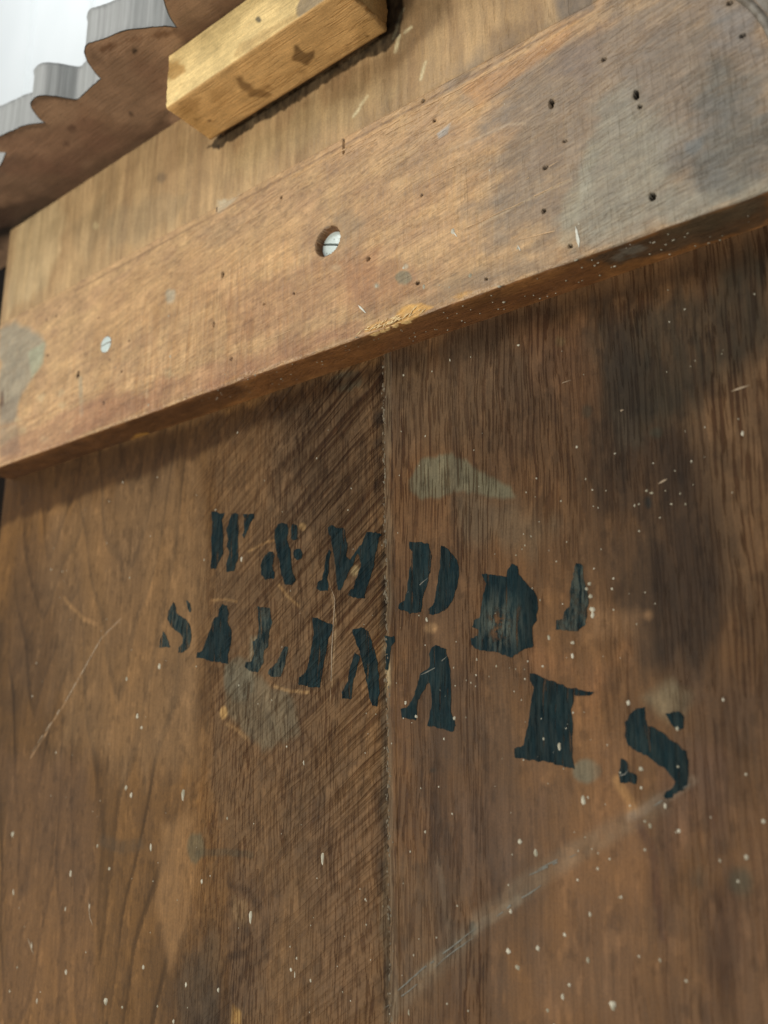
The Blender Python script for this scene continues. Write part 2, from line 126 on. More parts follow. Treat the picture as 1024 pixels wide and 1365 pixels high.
('panel','p',[(-0.23064,0.04878),(-0.23116,0.04771),(-0.23249,0.04699),(-0.23429,0.04683),(-0.23608,0.04727),(-0.23739,0.04819),(-0.23784,0.04935),(-0.23732,0.05044),(-0.23597,0.05115),(-0.23416,0.0513),(-0.23237,0.05085),(-0.23109,0.04993)],'#957450',0.8,1.5,0.4),
('panel','p',[(-0.12289,0.04557),(-0.12324,0.04465),(-0.124,0.04403),(-0.12499,0.04386),(-0.12593,0.04419),(-0.12657,0.04494),(-0.12675,0.04591),(-0.1264,0.04684),(-0.12563,0.04747),(-0.12464,0.04763),(-0.1237,0.04729),(-0.12306,0.04654)],'#94704e',0.6,1.5,0.4),
('panel','l',[(-0.23531,-0.057),(-0.23155,-0.06967),(-0.22923,-0.08529),(-0.22824,-0.09141)],'#87745e',0.45,2,3),
('panel','l',[(-0.14366,-0.02124),(-0.13996,-0.02704),(-0.13734,-0.03334)],'#a37a4c',0.6,2,3),
('panel','l',[(-0.13742,-0.03421),(-0.1308,-0.04663),(-0.13019,-0.06589),(-0.12939,-0.07925)],'#54382a',0.6,2,2.5),
('panel','l',[(-0.26269,-0.126),(-0.23682,-0.10493),(-0.21211,-0.08273),(-0.18876,-0.06577),(-0.1632,-0.0503),(-0.14257,-0.0388),(-0.1262,-0.02999)],'#857a66',0.24,5,6),
('panel','l',[(-0.24523,-0.10923),(-0.21221,-0.08487),(-0.19278,-0.07217)],'#908672',0.28,2,3),
('panel','l',[(-0.13913,-0.03573),(-0.11972,-0.02521),(-0.11186,-0.02046)],'#8a7a68',0.45,2,3),
('rail','p',[(-0.18725,0.33491),(-0.11969,0.33212),(-0.02938,0.30673),(-0.04266,0.19939),(-0.13447,0.2042),(-0.15946,0.20559),(-0.18229,0.24291),(-0.1718,0.28137)],'#7f7263',0.88,16,0.7),  # grey sheen and dust of the rail's right end, painted into the colour
('rail','p',[(-0.09647,0.30114),(-0.06132,0.28839),(-0.06746,0.23157),(-0.0926,0.23224),(-0.10322,0.26434)],'#776d62',0.6,10,0.7),
('rail','p',[(-0.13563,0.20846),(-0.14048,0.22988),(-0.13041,0.24947),(-0.1166,0.27519),(-0.10559,0.27759),(-0.09304,0.26308),(-0.08344,0.24295),(-0.08673,0.22587),(-0.05127,0.20997),(-0.05212,0.20282),(-0.09511,0.20568)],'#918c7d',0.85,8,0.6),  # lighter part of the painted sheen
('rail','p',[(-0.14337,0.21529),(-0.13389,0.243),(-0.12136,0.26132),(-0.11815,0.25576),(-0.12769,0.23632),(-0.13442,0.20992)],'#a09c88',0.4,3,0.6),
('rail','p',[(-0.06802,0.28455),(-0.04574,0.25678),(-0.05127,0.20997),(-0.07839,0.21491),(-0.08379,0.23937),(-0.07404,0.25709)],'#5e5e58',0.85,12,0.7),
('rail','p',[(-0.08184,0.24292),(-0.07417,0.24067),(-0.0738,0.23533),(-0.07802,0.23366),(-0.0818,0.23692)],'#666968',0.75,1.5,0.4),
('rail','p',[(-0.08002,0.23571),(-0.06746,0.23157),(-0.06506,0.21262),(-0.07846,0.21422)],'#66645e',0.6,3,0.7),
('rail','p',[(-0.13599,0.32418),(-0.117,0.31741),(-0.12251,0.29493),(-0.13743,0.30305)],'#6f6059',0.5,5,0.7),
('rail','p',[(-0.0687,0.30881),(-0.04824,0.2959),(-0.0441,0.2706),(-0.04574,0.25678),(-0.06211,0.2811)],'#75777a',0.5,6,0.6),
('rail','p',[(-0.23725,0.30294),(-0.19815,0.29395),(-0.19019,0.26346),(-0.21788,0.27092)],'#95755a',0.3,6,0.8),
('rail','p',[(-0.26956,0.25684),(-0.23325,0.24096),(-0.21927,0.21841),(-0.24866,0.21521),(-0.27498,0.23301)],'#9a6f4e',0.6,6,0.7),
('rail','p',[(-0.21938,0.21417),(-0.1836,0.21425),(-0.13648,0.20686),(-0.1924,0.20996),(-0.21955,0.20784),(-0.23869,0.21196)],'#8b725a',0.6,3,0.6),
('rail','p',[(-0.20994,0.21943),(-0.15877,0.21723),(-0.15923,0.20945),(-0.2012,0.21009)],'#8e7d66',0.5,4,0.6),
('rail','p',[(-0.43764,0.20823),(-0.3654,0.21258),(-0.31473,0.21277),(-0.26421,0.21127),(-0.259,0.20521),(-0.36508,0.20654),(-0.43739,0.20551)],'#936a4e',0.6,5,0.6),
('rail','p',[(-0.56213,0.21187),(-0.49035,0.23543),(-0.43041,0.21438),(-0.48688,0.20641),(-0.56114,0.20572)],'#9a7052',0.5,6,0.7),
('rail','p',[(-0.36831,0.26726),(-0.34717,0.2473),(-0.39472,0.23625),(-0.42581,0.25083)],'#b78f62',0.4,8,0.6),
('rail','p',[(-0.51863,0.31557),(-0.40005,0.31429),(-0.30448,0.29256),(-0.31611,0.26678),(-0.44311,0.26723),(-0.51366,0.27718)],'#c49b6c',0.4,12,0.6),
('rail','p',[(-0.3935,0.32873),(-0.35022,0.31927),(-0.3702,0.30278),(-0.39238,0.31133)],'#9c8468',0.4,5,0.6),
('rail','p',[(-0.30755,0.2938),(-0.248,0.27904),(-0.25878,0.25046),(-0.30409,0.27229)],'#a08468',0.35,6,0.7),
('rail','p',[(-0.18754,0.32798),(-0.15214,0.32904),(-0.12352,0.3327),(-0.12807,0.32395),(-0.15292,0.31595),(-0.17912,0.31191)],'#c08f5a',0.65,3,0.6),
('rail','p',[(-0.6491,0.33166),(-0.62582,0.33258),(-0.58842,0.3094),(-0.5734,0.2951),(-0.58779,0.27366),(-0.60181,0.26145),(-0.60905,0.24101),(-0.63249,0.24658)],'#96907f',0.9,4,0.5),
('rail','p',[(-0.59919,0.29628),(-0.57613,0.29914),(-0.57509,0.27965),(-0.59058,0.27124)],'#a3a58c',0.85,1.8,0.5),
('rail','p',[(-0.63516,0.26024),(-0.6104,0.26046),(-0.59756,0.2135),(-0.62599,0.21327)],'#8a7c6a',0.7,4,0.5),
('rail','p',[(-0.63759,0.27271),(-0.63179,0.27251),(-0.62821,0.2598),(-0.63449,0.25681)],'#50301a',0.8,2,0.5),
('rail','p',[(-0.41693,0.28446),(-0.41747,0.28213),(-0.41936,0.28093),(-0.4221,0.28118),(-0.42497,0.28282),(-0.4272,0.28543),(-0.42818,0.28831),(-0.42763,0.29068),(-0.42571,0.29188),(-0.42294,0.29159),(-0.42007,0.28992),(-0.41788,0.2873)],'#a8a492',0.75,2,0.5),
('rail','p',[(-0.22376,0.22866),(-0.22457,0.22698),(-0.2267,0.2263),(-0.2296,0.22679),(-0.2325,0.22835),(-0.23462,0.23056),(-0.23538,0.23282),(-0.23455,0.23453),(-0.23237,0.2352),(-0.22944,0.23466),(-0.22655,0.23308),(-0.22448,0.23088)],'#7c7660',0.9,1,0.5),
('rail','p',[(-0.24543,0.23193),(-0.24571,0.23113),(-0.24646,0.23074),(-0.24748,0.23085),(-0.2485,0.23145),(-0.24924,0.23237),(-0.2495,0.23336),(-0.24922,0.23417),(-0.24846,0.23456),(-0.24744,0.23444),(-0.24642,0.23384),(-0.24569,0.23292)],'#a09a86',0.7,1,0.4),
('rail','p',[(-0.22648,0.23623),(-0.22669,0.23565),(-0.22723,0.23536),(-0.22796,0.23545),(-0.22868,0.23589),(-0.2292,0.23657),(-0.22938,0.2373),(-0.22917,0.23789),(-0.22863,0.23818),(-0.2279,0.23808),(-0.22718,0.23764),(-0.22666,0.23696)],'#a8a28e',0.7,1,0.4),
('rail','p',[(-0.27285,0.25239),(-0.27329,0.25137),(-0.2745,0.25094),(-0.27616,0.25123),(-0.27783,0.25216),(-0.27907,0.25348),(-0.27952,0.25484),(-0.27908,0.25587),(-0.27785,0.25629),(-0.27618,0.25599),(-0.27451,0.25505),(-0.27329,0.25373)],'#b7a88a',0.6,1.5,0.4),
('rail','p',[(-0.28087,0.2879),(-0.26406,0.28579),(-0.256,0.27286),(-0.26957,0.26874),(-0.27516,0.28065)],'#88765e',0.55,3,0.6),
('rail','p',[(-0.37948,0.3411),(-0.35922,0.33575),(-0.37176,0.33216),(-0.37891,0.33123)],'#c8c0a8',0.6,2,0.6),
('rail','p',[(-0.20572,0.3078),(-0.19757,0.30982),(-0.19964,0.3048),(-0.20486,0.30458)],'#a4a6a4',0.75,1,0.4),
('rail','p',[(-0.26684,0.24178),(-0.24857,0.22406),(-0.23876,0.20763),(-0.25376,0.21687)],'#8e7058',0.4,5,0.7),
('rail','l',[(-0.52258,0.25278),(-0.51954,0.2372),(-0.51678,0.2237)],'#a29880',0.6,2,4),
('rail','p',[(-0.25641,0.20706),(-0.25381,0.21067),(-0.23873,0.20979),(-0.2289,0.21394),(-0.21943,0.21248),(-0.2112,0.20845),(-0.21174,0.20569),(-0.2196,0.20574),(-0.22675,0.20295),(-0.2388,0.20505),(-0.24877,0.20556)],'#d3a45c',0.95,1,0.6),
('rail','p',[(-0.2012,0.21009),(-0.1881,0.20928),(-0.18733,0.20738),(-0.19686,0.20778)],'#c99c5c',0.85,1,0.6),
('rail','p',[(-0.37184,0.20684),(-0.35531,0.20981),(-0.34236,0.20916),(-0.36508,0.20654)],'#cf9f60',0.8,1,0.6),
('rail','l',[(-0.24876,0.20644),(-0.30289,0.20929),(-0.36519,0.20855),(-0.47851,0.20833),(-0.62472,0.20676)],'#a9845c',0.5,1,1.6),
('rail','l',[(-0.63117,0.23982),(-0.56594,0.23562),(-0.45656,0.23762)],'#a9825c',0.5,1,1.5),
('rail','p',[(-0.56819,0.24966),(-0.56865,0.24823),(-0.57041,0.24755),(-0.57302,0.2478),(-0.57579,0.24892),(-0.57797,0.2506),(-0.57896,0.25241),(-0.5785,0.25385),(-0.57671,0.25453),(-0.57408,0.25427),(-0.57132,0.25314),(-0.56917,0.25145)],'#cbb48c',0.6,2,0.7),
('rail','p',[(-0.53986,0.2466),(-0.5403,0.24522),(-0.54198,0.24455),(-0.54446,0.24478),(-0.54707,0.24586),(-0.54911,0.2475),(-0.55004,0.24925),(-0.54959,0.25065),(-0.54788,0.25132),(-0.54539,0.25107),(-0.54278,0.24998),(-0.54076,0.24834)],'#cbb48c',0.6,2,0.7),
('rail','p',[(-0.53832,0.23604),(-0.53876,0.23467),(-0.54043,0.23399),(-0.54289,0.2342),(-0.54548,0.23524),(-0.54751,0.23684),(-0.54843,0.23857),(-0.54798,0.23996),(-0.54628,0.24064),(-0.54381,0.24041),(-0.54122,0.23936),(-0.53922,0.23776)],'#cbb48c',0.6,2,0.7),
('rail','p',[(-0.59883,0.23858),(-0.59929,0.23712),(-0.60114,0.23641),(-0.60389,0.23664),(-0.60681,0.23775),(-0.60912,0.23944),(-0.61019,0.24128),(-0.60973,0.24275),(-0.60785,0.24346),(-0.60508,0.24322),(-0.60216,0.24209),(-0.59988,0.2404)],'#cbb48c',0.6,2,0.7),
('rail','p',[(-0.59044,0.2273),(-0.5909,0.22587),(-0.59271,0.22515),(-0.59541,0.22534),(-0.59827,0.2264),(-0.60053,0.22805),(-0.60158,0.22985),(-0.60112,0.2313),(-0.59927,0.23202),(-0.59655,0.2318),(-0.59369,0.23073),(-0.59146,0.22908)],'#cbb48c',0.6,2,0.7),
('rail','p',[(-0.52642,0.21267),(-0.52686,0.21133),(-0.52848,0.21064),(-0.53085,0.21079),(-0.53336,0.21174),(-0.53531,0.21325),(-0.5362,0.21491),(-0.53575,0.21627),(-0.53411,0.21696),(-0.53171,0.21679),(-0.52921,0.21582),(-0.52728,0.21432)],'#cbb48c',0.6,2,0.7),
('rail','p',[(-0.55745,0.21381),(-0.5579,0.21243),(-0.55961,0.21171),(-0.56213,0.21187),(-0.5648,0.21286),(-0.5669,0.21441),(-0.56785,0.21612),(-0.5674,0.21752),(-0.56567,0.21823),(-0.56312,0.21806),(-0.56046,0.21706),(-0.55838,0.21551)],'#cbb48c',0.6,2,0.7),
('rail','p',[(-0.41628,0.22815),(-0.41669,0.22694),(-0.41803,0.22633),(-0.41994,0.2265),(-0.42192,0.2274),(-0.42344,0.22879),(-0.42408,0.23031),(-0.42367,0.23153),(-0.42231,0.23214),(-0.42039,0.23196),(-0.41841,0.23105),(-0.41691,0.22965)],'#cbb48c',0.6,2,0.7),
('rail','p',[(-0.43866,0.21918),(-0.43907,0.21794),(-0.44046,0.21732),(-0.44245,0.21747),(-0.44453,0.21836),(-0.44613,0.21976),(-0.44681,0.22129),(-0.4464,0.22254),(-0.44499,0.22317),(-0.44298,0.22301),(-0.44091,0.2221),(-0.43933,0.2207)],'#cbb48c',0.6,2,0.7),
('rail','l',[(-0.54005,0.33051),(-0.40888,0.3315),(-0.30523,0.33175),(-0.24101,0.33216),(-0.19677,0.33201),(-0.15193,0.33256),(-0.1158,0.3328)],'#6f543c',0.55,0.8,1.1),
('rail','l',[(-0.31139,0.32873),(-0.24105,0.3292),(-0.19688,0.32875),(-0.15634,0.32963),(-0.12371,0.33016)],'#cfa672',0.6,1,1.6),
('rail','l',[(-0.18229,0.24291),(-0.15708,0.24577),(-0.13361,0.24689)],'#c0ab8a',0.4,0.8,1),
('rail','l',[(-0.19815,0.29395),(-0.16269,0.29227),(-0.15456,0.28818)],'#c3ad90',0.4,0.8,1.2),
('rail','p',[(-0.64374,0.4304),(-0.57501,0.42915),(-0.55954,0.39619),(-0.58451,0.35131),(-0.6393,0.34246)],'#c4ae86',0.5,8,0.5),
('rail','p',[(-0.37419,0.37797),(-0.24702,0.37311),(-0.23655,0.34689),(-0.2932,0.34459),(-0.37293,0.35421)],'#a8946c',0.4,10,0.6),
('rail','p',[(-0.23548,0.41404),(-0.18529,0.38238),(-0.21526,0.3704),(-0.23631,0.36199)],'#7c6446',0.5,8,0.6),
('rail','p',[(-0.13423,0.35016),(-0.11108,0.34438),(-0.1157,0.33406),(-0.13318,0.33591)],'#5f5a56',0.8,3,0.5),
('rail','p',[(-0.16833,0.35011),(-0.14271,0.34627),(-0.14341,0.33528),(-0.16475,0.33398)],'#856c50',0.6,4,0.7),
('rail','p',[(-0.49878,0.38442),(-0.4033,0.3619),(-0.42539,0.34169),(-0.50384,0.34798)],'#8f8064',0.35,6,0.7),
('rail','p',[(-0.55403,0.39395),(-0.51037,0.4025),(-0.49722,0.37087),(-0.53318,0.35258)],'#8c7c5e',0.3,5,0.7),
('rail','l',[(-0.23323,0.3861),(-0.23039,0.3949),(-0.22598,0.40169)],'#dccda4',0.8,1,2.2),
('rail','l',[(-0.21584,0.34821),(-0.21317,0.35416),(-0.21157,0.35724)],'#dccda4',0.8,1,2.2),
('rail','l',[(-0.2318,0.37591),(-0.22951,0.38494)],'#dccda4',0.8,1,2.2),
('rail','l',[(-0.22526,0.38553),(-0.22105,0.38612)],'#dccda4',0.8,1,2.2),
('rail','l',[(-0.25829,0.3532),(-0.25269,0.35646)],'#dccda4',0.8,1,2.2),
('rail','l',[(-0.26394,0.34836),(-0.25942,0.35121)],'#dccda4',0.8,1,2.2),
('rail','p',[(-0.39279,0.38924),(-0.3824,0.39259),(-0.30638,0.39166),(-0.24405,0.39143),(-0.24651,0.421),(-0.24353,0.43564),(-0.2298,0.42664),(-0.22649,0.40306),(-0.22895,0.38617),(-0.23873,0.3799),(-0.25814,0.3836),(-0.29369,0.38261),(-0.30617,0.38096),(-0.33913,0.38387),(-0.36717,0.38277),(-0.38185,0.3828)],'#070403',1.0,1.0,0.9),  # shade in the gap around the glue block, painted on near-black
('rail','p',[(-0.30612,0.37816),(-0.25815,0.382),(-0.22545,0.37635),(-0.21445,0.40077),(-0.19435,0.39827),(-0.2049,0.37943),(-0.23096,0.36413),(-0.27548,0.36217)],'#75593a',0.5,5,0.8),
('rail','p',[(-0.43625,0.38446),(-0.43678,0.38285),(-0.43856,0.38229),(-0.44112,0.38293),(-0.44379,0.38462),(-0.44585,0.38691),(-0.44673,0.38919),(-0.4462,0.39083),(-0.44439,0.39138),(-0.4418,0.39071),(-0.43913,0.38899),(-0.43711,0.38671)],'#7d6a54',0.7,2,0.5),
('rail','p',[(-0.51609,0.37854),(-0.51642,0.37703),(-0.51775,0.37637),(-0.51973,0.37673),(-0.52183,0.37802),(-0.52349,0.3799),(-0.52427,0.38186),(-0.52394,0.38338),(-0.52259,0.38403),(-0.5206,0.38366),(-0.5185,0.38236),(-0.51685,0.38048)],'#cdb88c',0.6,1.5,0.5),
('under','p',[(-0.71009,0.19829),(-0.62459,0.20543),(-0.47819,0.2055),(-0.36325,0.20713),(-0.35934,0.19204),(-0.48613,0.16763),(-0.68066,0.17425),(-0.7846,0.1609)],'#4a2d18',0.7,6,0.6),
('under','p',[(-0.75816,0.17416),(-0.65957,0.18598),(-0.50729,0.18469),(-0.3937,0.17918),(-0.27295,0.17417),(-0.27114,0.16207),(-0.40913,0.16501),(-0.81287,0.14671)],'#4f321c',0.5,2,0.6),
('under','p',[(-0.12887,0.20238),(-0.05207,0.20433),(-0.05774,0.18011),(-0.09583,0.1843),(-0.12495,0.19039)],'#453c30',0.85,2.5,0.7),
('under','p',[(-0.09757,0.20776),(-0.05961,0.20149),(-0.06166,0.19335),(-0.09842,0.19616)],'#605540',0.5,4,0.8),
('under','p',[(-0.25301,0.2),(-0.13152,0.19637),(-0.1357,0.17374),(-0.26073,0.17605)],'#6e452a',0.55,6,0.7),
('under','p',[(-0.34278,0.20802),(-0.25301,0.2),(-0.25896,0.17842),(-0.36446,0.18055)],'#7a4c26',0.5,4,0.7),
('under','p',[(-0.47127,0.17953),(-0.4747,0.17748),(-0.47976,0.17604),(-0.4851,0.17561),(-0.48926,0.17632),(-0.49107,0.17799),(-0.49003,0.18015),(-0.48647,0.18221),(-0.48137,0.18361),(-0.47612,0.18399),(-0.4721,0.18326),(-0.47032,0.18164)],'#b07e38',0.9,2,0.5),
('under','l',[(-0.46015,0.18138),(-0.36446,0.18055),(-0.27358,0.17336)],'#8c5c30',0.55,1.2,2),
('under','p',[(-0.10556,0.19437),(-0.10662,0.193),(-0.10871,0.19234),(-0.11128,0.19261),(-0.11362,0.19371),(-0.11511,0.19537),(-0.11532,0.19712),(-0.11422,0.19849),(-0.11211,0.19911),(-0.10957,0.19883),(-0.10727,0.19773),(-0.1058,0.1961)],'#8c8778',0.55,2,0.9),
('under','p',[(-0.11491,0.19505),(-0.1156,0.19389),(-0.11678,0.19321),(-0.11812,0.19322),(-0.11928,0.1939),(-0.11992,0.19509),(-0.11988,0.19644),(-0.11917,0.1976),(-0.11799,0.19826),(-0.11666,0.19825),(-0.11552,0.19757),(-0.11488,0.1964)],'#8c8778',0.5,2,0.9),
('crest','p',[(-0.46821,-0.07893),(-0.45816,-0.0557),(-0.46199,-0.03151),(-0.50187,-0.02429),(-0.51058,-0.04021),(-0.49392,-0.06191)],'#6b4b36',0.39,6,0.4),
('crest','p',[(-0.41092,-0.09279),(-0.40572,-0.06423),(-0.4297,-0.04905),(-0.43042,-0.03416),(-0.4596,-0.02965),(-0.45816,-0.0557),(-0.46256,-0.07454),(-0.43489,-0.0822)],'#7a614c',0.39,8,0.5),
('crest','p',[(-0.40043,-0.08467),(-0.39485,-0.06267),(-0.41419,-0.04451),(-0.41722,-0.05178),(-0.40991,-0.07434)],'#6a4a38',0.42,6,0.5),
('crest','p',[(-0.59059,-0.06805),(-0.57859,-0.0488),(-0.56872,-0.02755),(-0.60759,-0.02212),(-0.63785,-0.03066),(-0.64615,-0.03715)],'#453428',0.42,8,0.6),
('crest','p',[(-0.54454,-0.06058),(-0.52647,-0.04035),(-0.53072,-0.02464),(-0.57361,-0.02443),(-0.57212,-0.04376)],'#513626',0.42,8,0.6),
('crest','p',[(-0.5089,-0.07905),(-0.51295,-0.05974),(-0.51896,-0.0345),(-0.53081,-0.03748),(-0.52676,-0.06468)],'#80664c',0.32,6,0.5),
('crest','p',[(-0.57214,-0.06653),(-0.56756,-0.0501),(-0.57398,-0.03166),(-0.57908,-0.03218),(-0.5802,-0.05668)],'#7a6152',0.32,6,0.5),
('crest','p',[(-0.4915,-0.06407),(-0.4936,-0.06319),(-0.49584,-0.06308),(-0.49761,-0.06377),(-0.49844,-0.06509),(-0.49809,-0.06668),(-0.49668,-0.06809),(-0.49458,-0.06896),(-0.49236,-0.06905),(-0.49061,-0.06836),(-0.48979,-0.06706),(-0.49011,-0.06549)],'#38281e',0.8,1.5,0.5),
('crest','p',[(-0.51022,-0.05805),(-0.51199,-0.05732),(-0.51389,-0.05725),(-0.5154,-0.05785),(-0.51611,-0.05897),(-0.51583,-0.0603),(-0.51463,-0.06149),(-0.51285,-0.06221),(-0.51097,-0.06227),(-0.50947,-0.06167),(-0.50877,-0.06056),(-0.50904,-0.05924)],'#38281e',0.8,1.5,0.5),
('crest','p',[(-0.3959,-0.08223),(-0.39705,-0.08174),(-0.39842,-0.08179),(-0.39962,-0.08235),(-0.40034,-0.08328),(-0.40038,-0.08432),(-0.39973,-0.08519),(-0.39857,-0.08567),(-0.39721,-0.08562),(-0.39602,-0.08506),(-0.3953,-0.08414),(-0.39526,-0.0831)],'#140e0a',0.95,0.8,0.3),
('crest','p',[(-0.44695,-0.04808),(-0.44806,-0.0475),(-0.44922,-0.04734),(-0.45011,-0.04765),(-0.45049,-0.04833),(-0.45026,-0.04921),(-0.44948,-0.05004),(-0.44836,-0.05061),(-0.44721,-0.05076),(-0.44633,-0.05046),(-0.44595,-0.04978),(-0.44618,-0.04891)],'#382820',0.9,1,0.3),
('crest','p',[(-0.5753,-0.08261),(-0.55351,-0.07671),(-0.55559,-0.07061),(-0.58568,-0.06767),(-0.59716,-0.07066)],'#77695a',0.56,4,0.7),
('crest','p',[(-0.63037,-0.0525),(-0.62301,-0.03334),(-0.64104,-0.01938),(-0.66219,-0.02126),(-0.67824,-0.02632)],'#5a5446',0.56,6,0.7),
('crest','p',[(-0.41818,-0.10493),(-0.41613,-0.10023),(-0.42293,-0.09441),(-0.43049,-0.09376)],'#3e2c22',0.49,4,0.5),
('crest','p',[(-0.4143,-0.10038),(-0.36252,-0.07849),(-0.36624,-0.07541),(-0.39739,-0.09268),(-0.41773,-0.09518)],'#5b3a22',0.8,1.5,0.7),
('crest','p',[(-0.35947,-0.08916),(-0.32887,-0.09279),(-0.26612,-0.06955),(-0.27967,-0.05481),(-0.32681,-0.07096),(-0.36195,-0.07657)],'#4a362c',0.35,10,0.6),
('crest','l',[(-0.49466,-0.09828),(-0.48523,-0.09828),(-0.47703,-0.09192),(-0.46808,-0.08134)],'#3a2a20',0.7,1.5,3),
('crest','l',[(-0.50645,-0.08066),(-0.52048,-0.08758),(-0.54575,-0.09299)],'#3a2a20',0.7,1.5,3),
('crest','p',[(-0.36759,-0.06578),(-0.30122,-0.05808),(-0.30277,-0.06603),(-0.36662,-0.07269)],'#4a2f20',0.39,6,0.5),
('bfront','p',[(-0.38727,0.42458),(-0.37341,0.41967),(-0.36664,0.40723),(-0.37841,0.40798),(-0.38476,0.41263)],'#b08040',0.75,2,0.6),
('bfront','p',[(-0.29832,0.40516),(-0.29862,0.40427),(-0.29952,0.40402),(-0.30078,0.4045),(-0.30207,0.40557),(-0.30303,0.40695),(-0.30342,0.40827),(-0.30312,0.40917),(-0.30221,0.4094),(-0.30094,0.40892),(-0.29966,0.40784),(-0.2987,0.40647)],'#4a4a40',0.9,0.8,0.3),
('bfront','p',[(-0.27109,0.39219),(-0.26729,0.40334),(-0.2406,0.39341),(-0.24591,0.38421),(-0.26815,0.38832)],'#8c7c68',0.9,1.2,0.5),
('bfront','p',[(-0.31699,0.39845),(-0.26824,0.39302),(-0.27104,0.38957),(-0.31661,0.39012),(-0.32183,0.39148)],'#b79560',0.6,1.5,0.6),
('bunder','p',[(-0.28377,0.37616),(-0.28169,0.37456),(-0.28278,0.36686),(-0.27706,0.3653),(-0.28086,0.36101),(-0.28761,0.35885),(-0.2903,0.3639),(-0.29234,0.36697)],'#5c4224',0.9,1.2,0.5),
('bunder','p',[(-0.32968,0.37925),(-0.32677,0.37701),(-0.32708,0.36781),(-0.32374,0.36201),(-0.3211,0.35674),(-0.3218,0.35401),(-0.32804,0.35639),(-0.333,0.3627),(-0.33316,0.37093)],'#6e4e2a',0.85,2,0.6),
('bunder','p',[(-0.32148,0.36427),(-0.31574,0.3622),(-0.31819,0.35771),(-0.3239,0.36053)],'#7a5830',0.6,2,0.6),
('bunder','p',[(-0.29154,0.35585),(-0.29264,0.35518),(-0.29403,0.35513),(-0.29534,0.35573),(-0.2962,0.35681),(-0.29639,0.35808),(-0.29586,0.3592),(-0.29476,0.35986),(-0.29337,0.3599),(-0.29208,0.3593),(-0.29122,0.35823),(-0.29102,0.35697)],'#7a5830',0.5,2,0.5),
('bunder','p',[(-0.24503,0.35383),(-0.24551,0.35351),(-0.24613,0.35349),(-0.24674,0.35377),(-0.24716,0.35429),(-0.24729,0.35489),(-0.24709,0.35542),(-0.24662,0.35574),(-0.246,0.35576),(-0.24539,0.35548),(-0.24497,0.35497),(-0.24484,0.35437)],'#3a2814',0.9,0.8,0.4),
('bunder','p',[(-0.3694,0.36191),(-0.37009,0.36156),(-0.37091,0.36154),(-0.37163,0.36186),(-0.37207,0.36244),(-0.37211,0.36312),(-0.37173,0.36372),(-0.37103,0.36407),(-0.37022,0.36409),(-0.3695,0.36376),(-0.36906,0.36319),(-0.36902,0.36251)],'#4a3018',0.9,0.8,0.4),
('bunder','p',[(-0.37569,0.36857),(-0.37638,0.36822),(-0.3772,0.36821),(-0.37793,0.36854),(-0.37837,0.36912),(-0.37839,0.36979),(-0.37801,0.37037),(-0.37731,0.37072),(-0.37649,0.37073),(-0.37577,0.3704),(-0.37533,0.36983),(-0.3753,0.36916)],'#4a3018',0.6,0.8,0.4),
('bunder','p',[(-0.37199,0.38717),(-0.35822,0.38062),(-0.37151,0.37407),(-0.38175,0.38029)],'#8c6636',0.5,2,0.6),
('bunder','p',[(-0.3496,0.38207),(-0.34127,0.37721),(-0.35283,0.36979),(-0.35623,0.37494)],'#8c6636',0.4,3,0.6),
('bunder','p',[(-0.38455,0.38592),(-0.37344,0.37987),(-0.37286,0.34822),(-0.38445,0.3478)],'#a88248',0.4,3,0.6),
('bunder','l',[(-0.27455,0.35466),(-0.26235,0.35534),(-0.24983,0.35686)],'#7c5a34',0.7,0.6,0.8),
('crest','p',[(-0.71637,-0.04084),(-0.63043,-0.04589),(-0.57303,-0.03969),(-0.50332,-0.03215),(-0.42716,-0.03462),(-0.44591,-0.01951),(-0.56268,-0.0191),(-0.68446,-0.01584)],'#3c2c20',0.7,5,0.5),  # grime plus corner shade, painted along the crest's joint with the rail
('crest','p',[(-0.71637,-0.04084),(-0.64033,-0.05363),(-0.6127,-0.04266),(-0.58382,-0.03305),(-0.58203,-0.02393),(-0.65154,-0.02031)],'#16110c',0.9,3,0.5),  # shaded gap at the crest's left end, painted as a near-black patch
('panel','p',[(-0.13358,0.19585),(-0.11538,0.19542),(-0.11765,0.13165),(-0.13191,0.08597),(-0.13418,0.12117)],'#2f241a',0.6,5,1),
('panel','p',[(-0.11434,0.13087),(-0.10306,0.12818),(-0.09994,0.08101),(-0.1065,0.03193),(-0.11773,0.02656)],'#2c2119',0.5,5,1),
('panel','p',[(-0.10761,0.0822),(-0.09329,0.08635),(-0.09352,0.04297),(-0.10624,0.01995)],'#33261c',0.5,5,1),
('panel','p',[(-0.23492,0.02589),(-0.22399,0.02539),(-0.22557,-0.12581),(-0.23552,-0.12753)],'#3a2a1e',0.5,3,1),
('panel','p',[(-0.20844,-0.00283),(-0.20244,-0.00286),(-0.20211,-0.07311),(-0.20784,-0.07368)],'#3a2a1e',0.5,2,1),
('panel','p',[(-0.21787,0.19359),(-0.21231,0.19195),(-0.21685,0.07622),(-0.22035,0.07664)],'#33251a',0.5,2,1),
('panel','p',[(-0.12957,-0.02668),(-0.12435,-0.0265),(-0.13082,-0.10938),(-0.13612,-0.1103)],'#3f2d20',0.5,4,1),
('crest','p',[(-0.58511,-0.10672),(-0.53951,-0.06032),(-0.48608,-0.05073),(-0.44264,-0.03699),(-0.43636,-0.0272),(-0.56268,-0.0191),(-0.71637,-0.04084)],'#5a4233',0.6,7,0.6),
('crest','p',[(-0.54575,-0.09299),(-0.50787,-0.07978),(-0.4743,-0.07122),(-0.4799,-0.03553),(-0.53726,-0.03582),(-0.5737,-0.05238),(-0.58361,-0.07193)],'#6f4f3e',0.5,6,0.6),
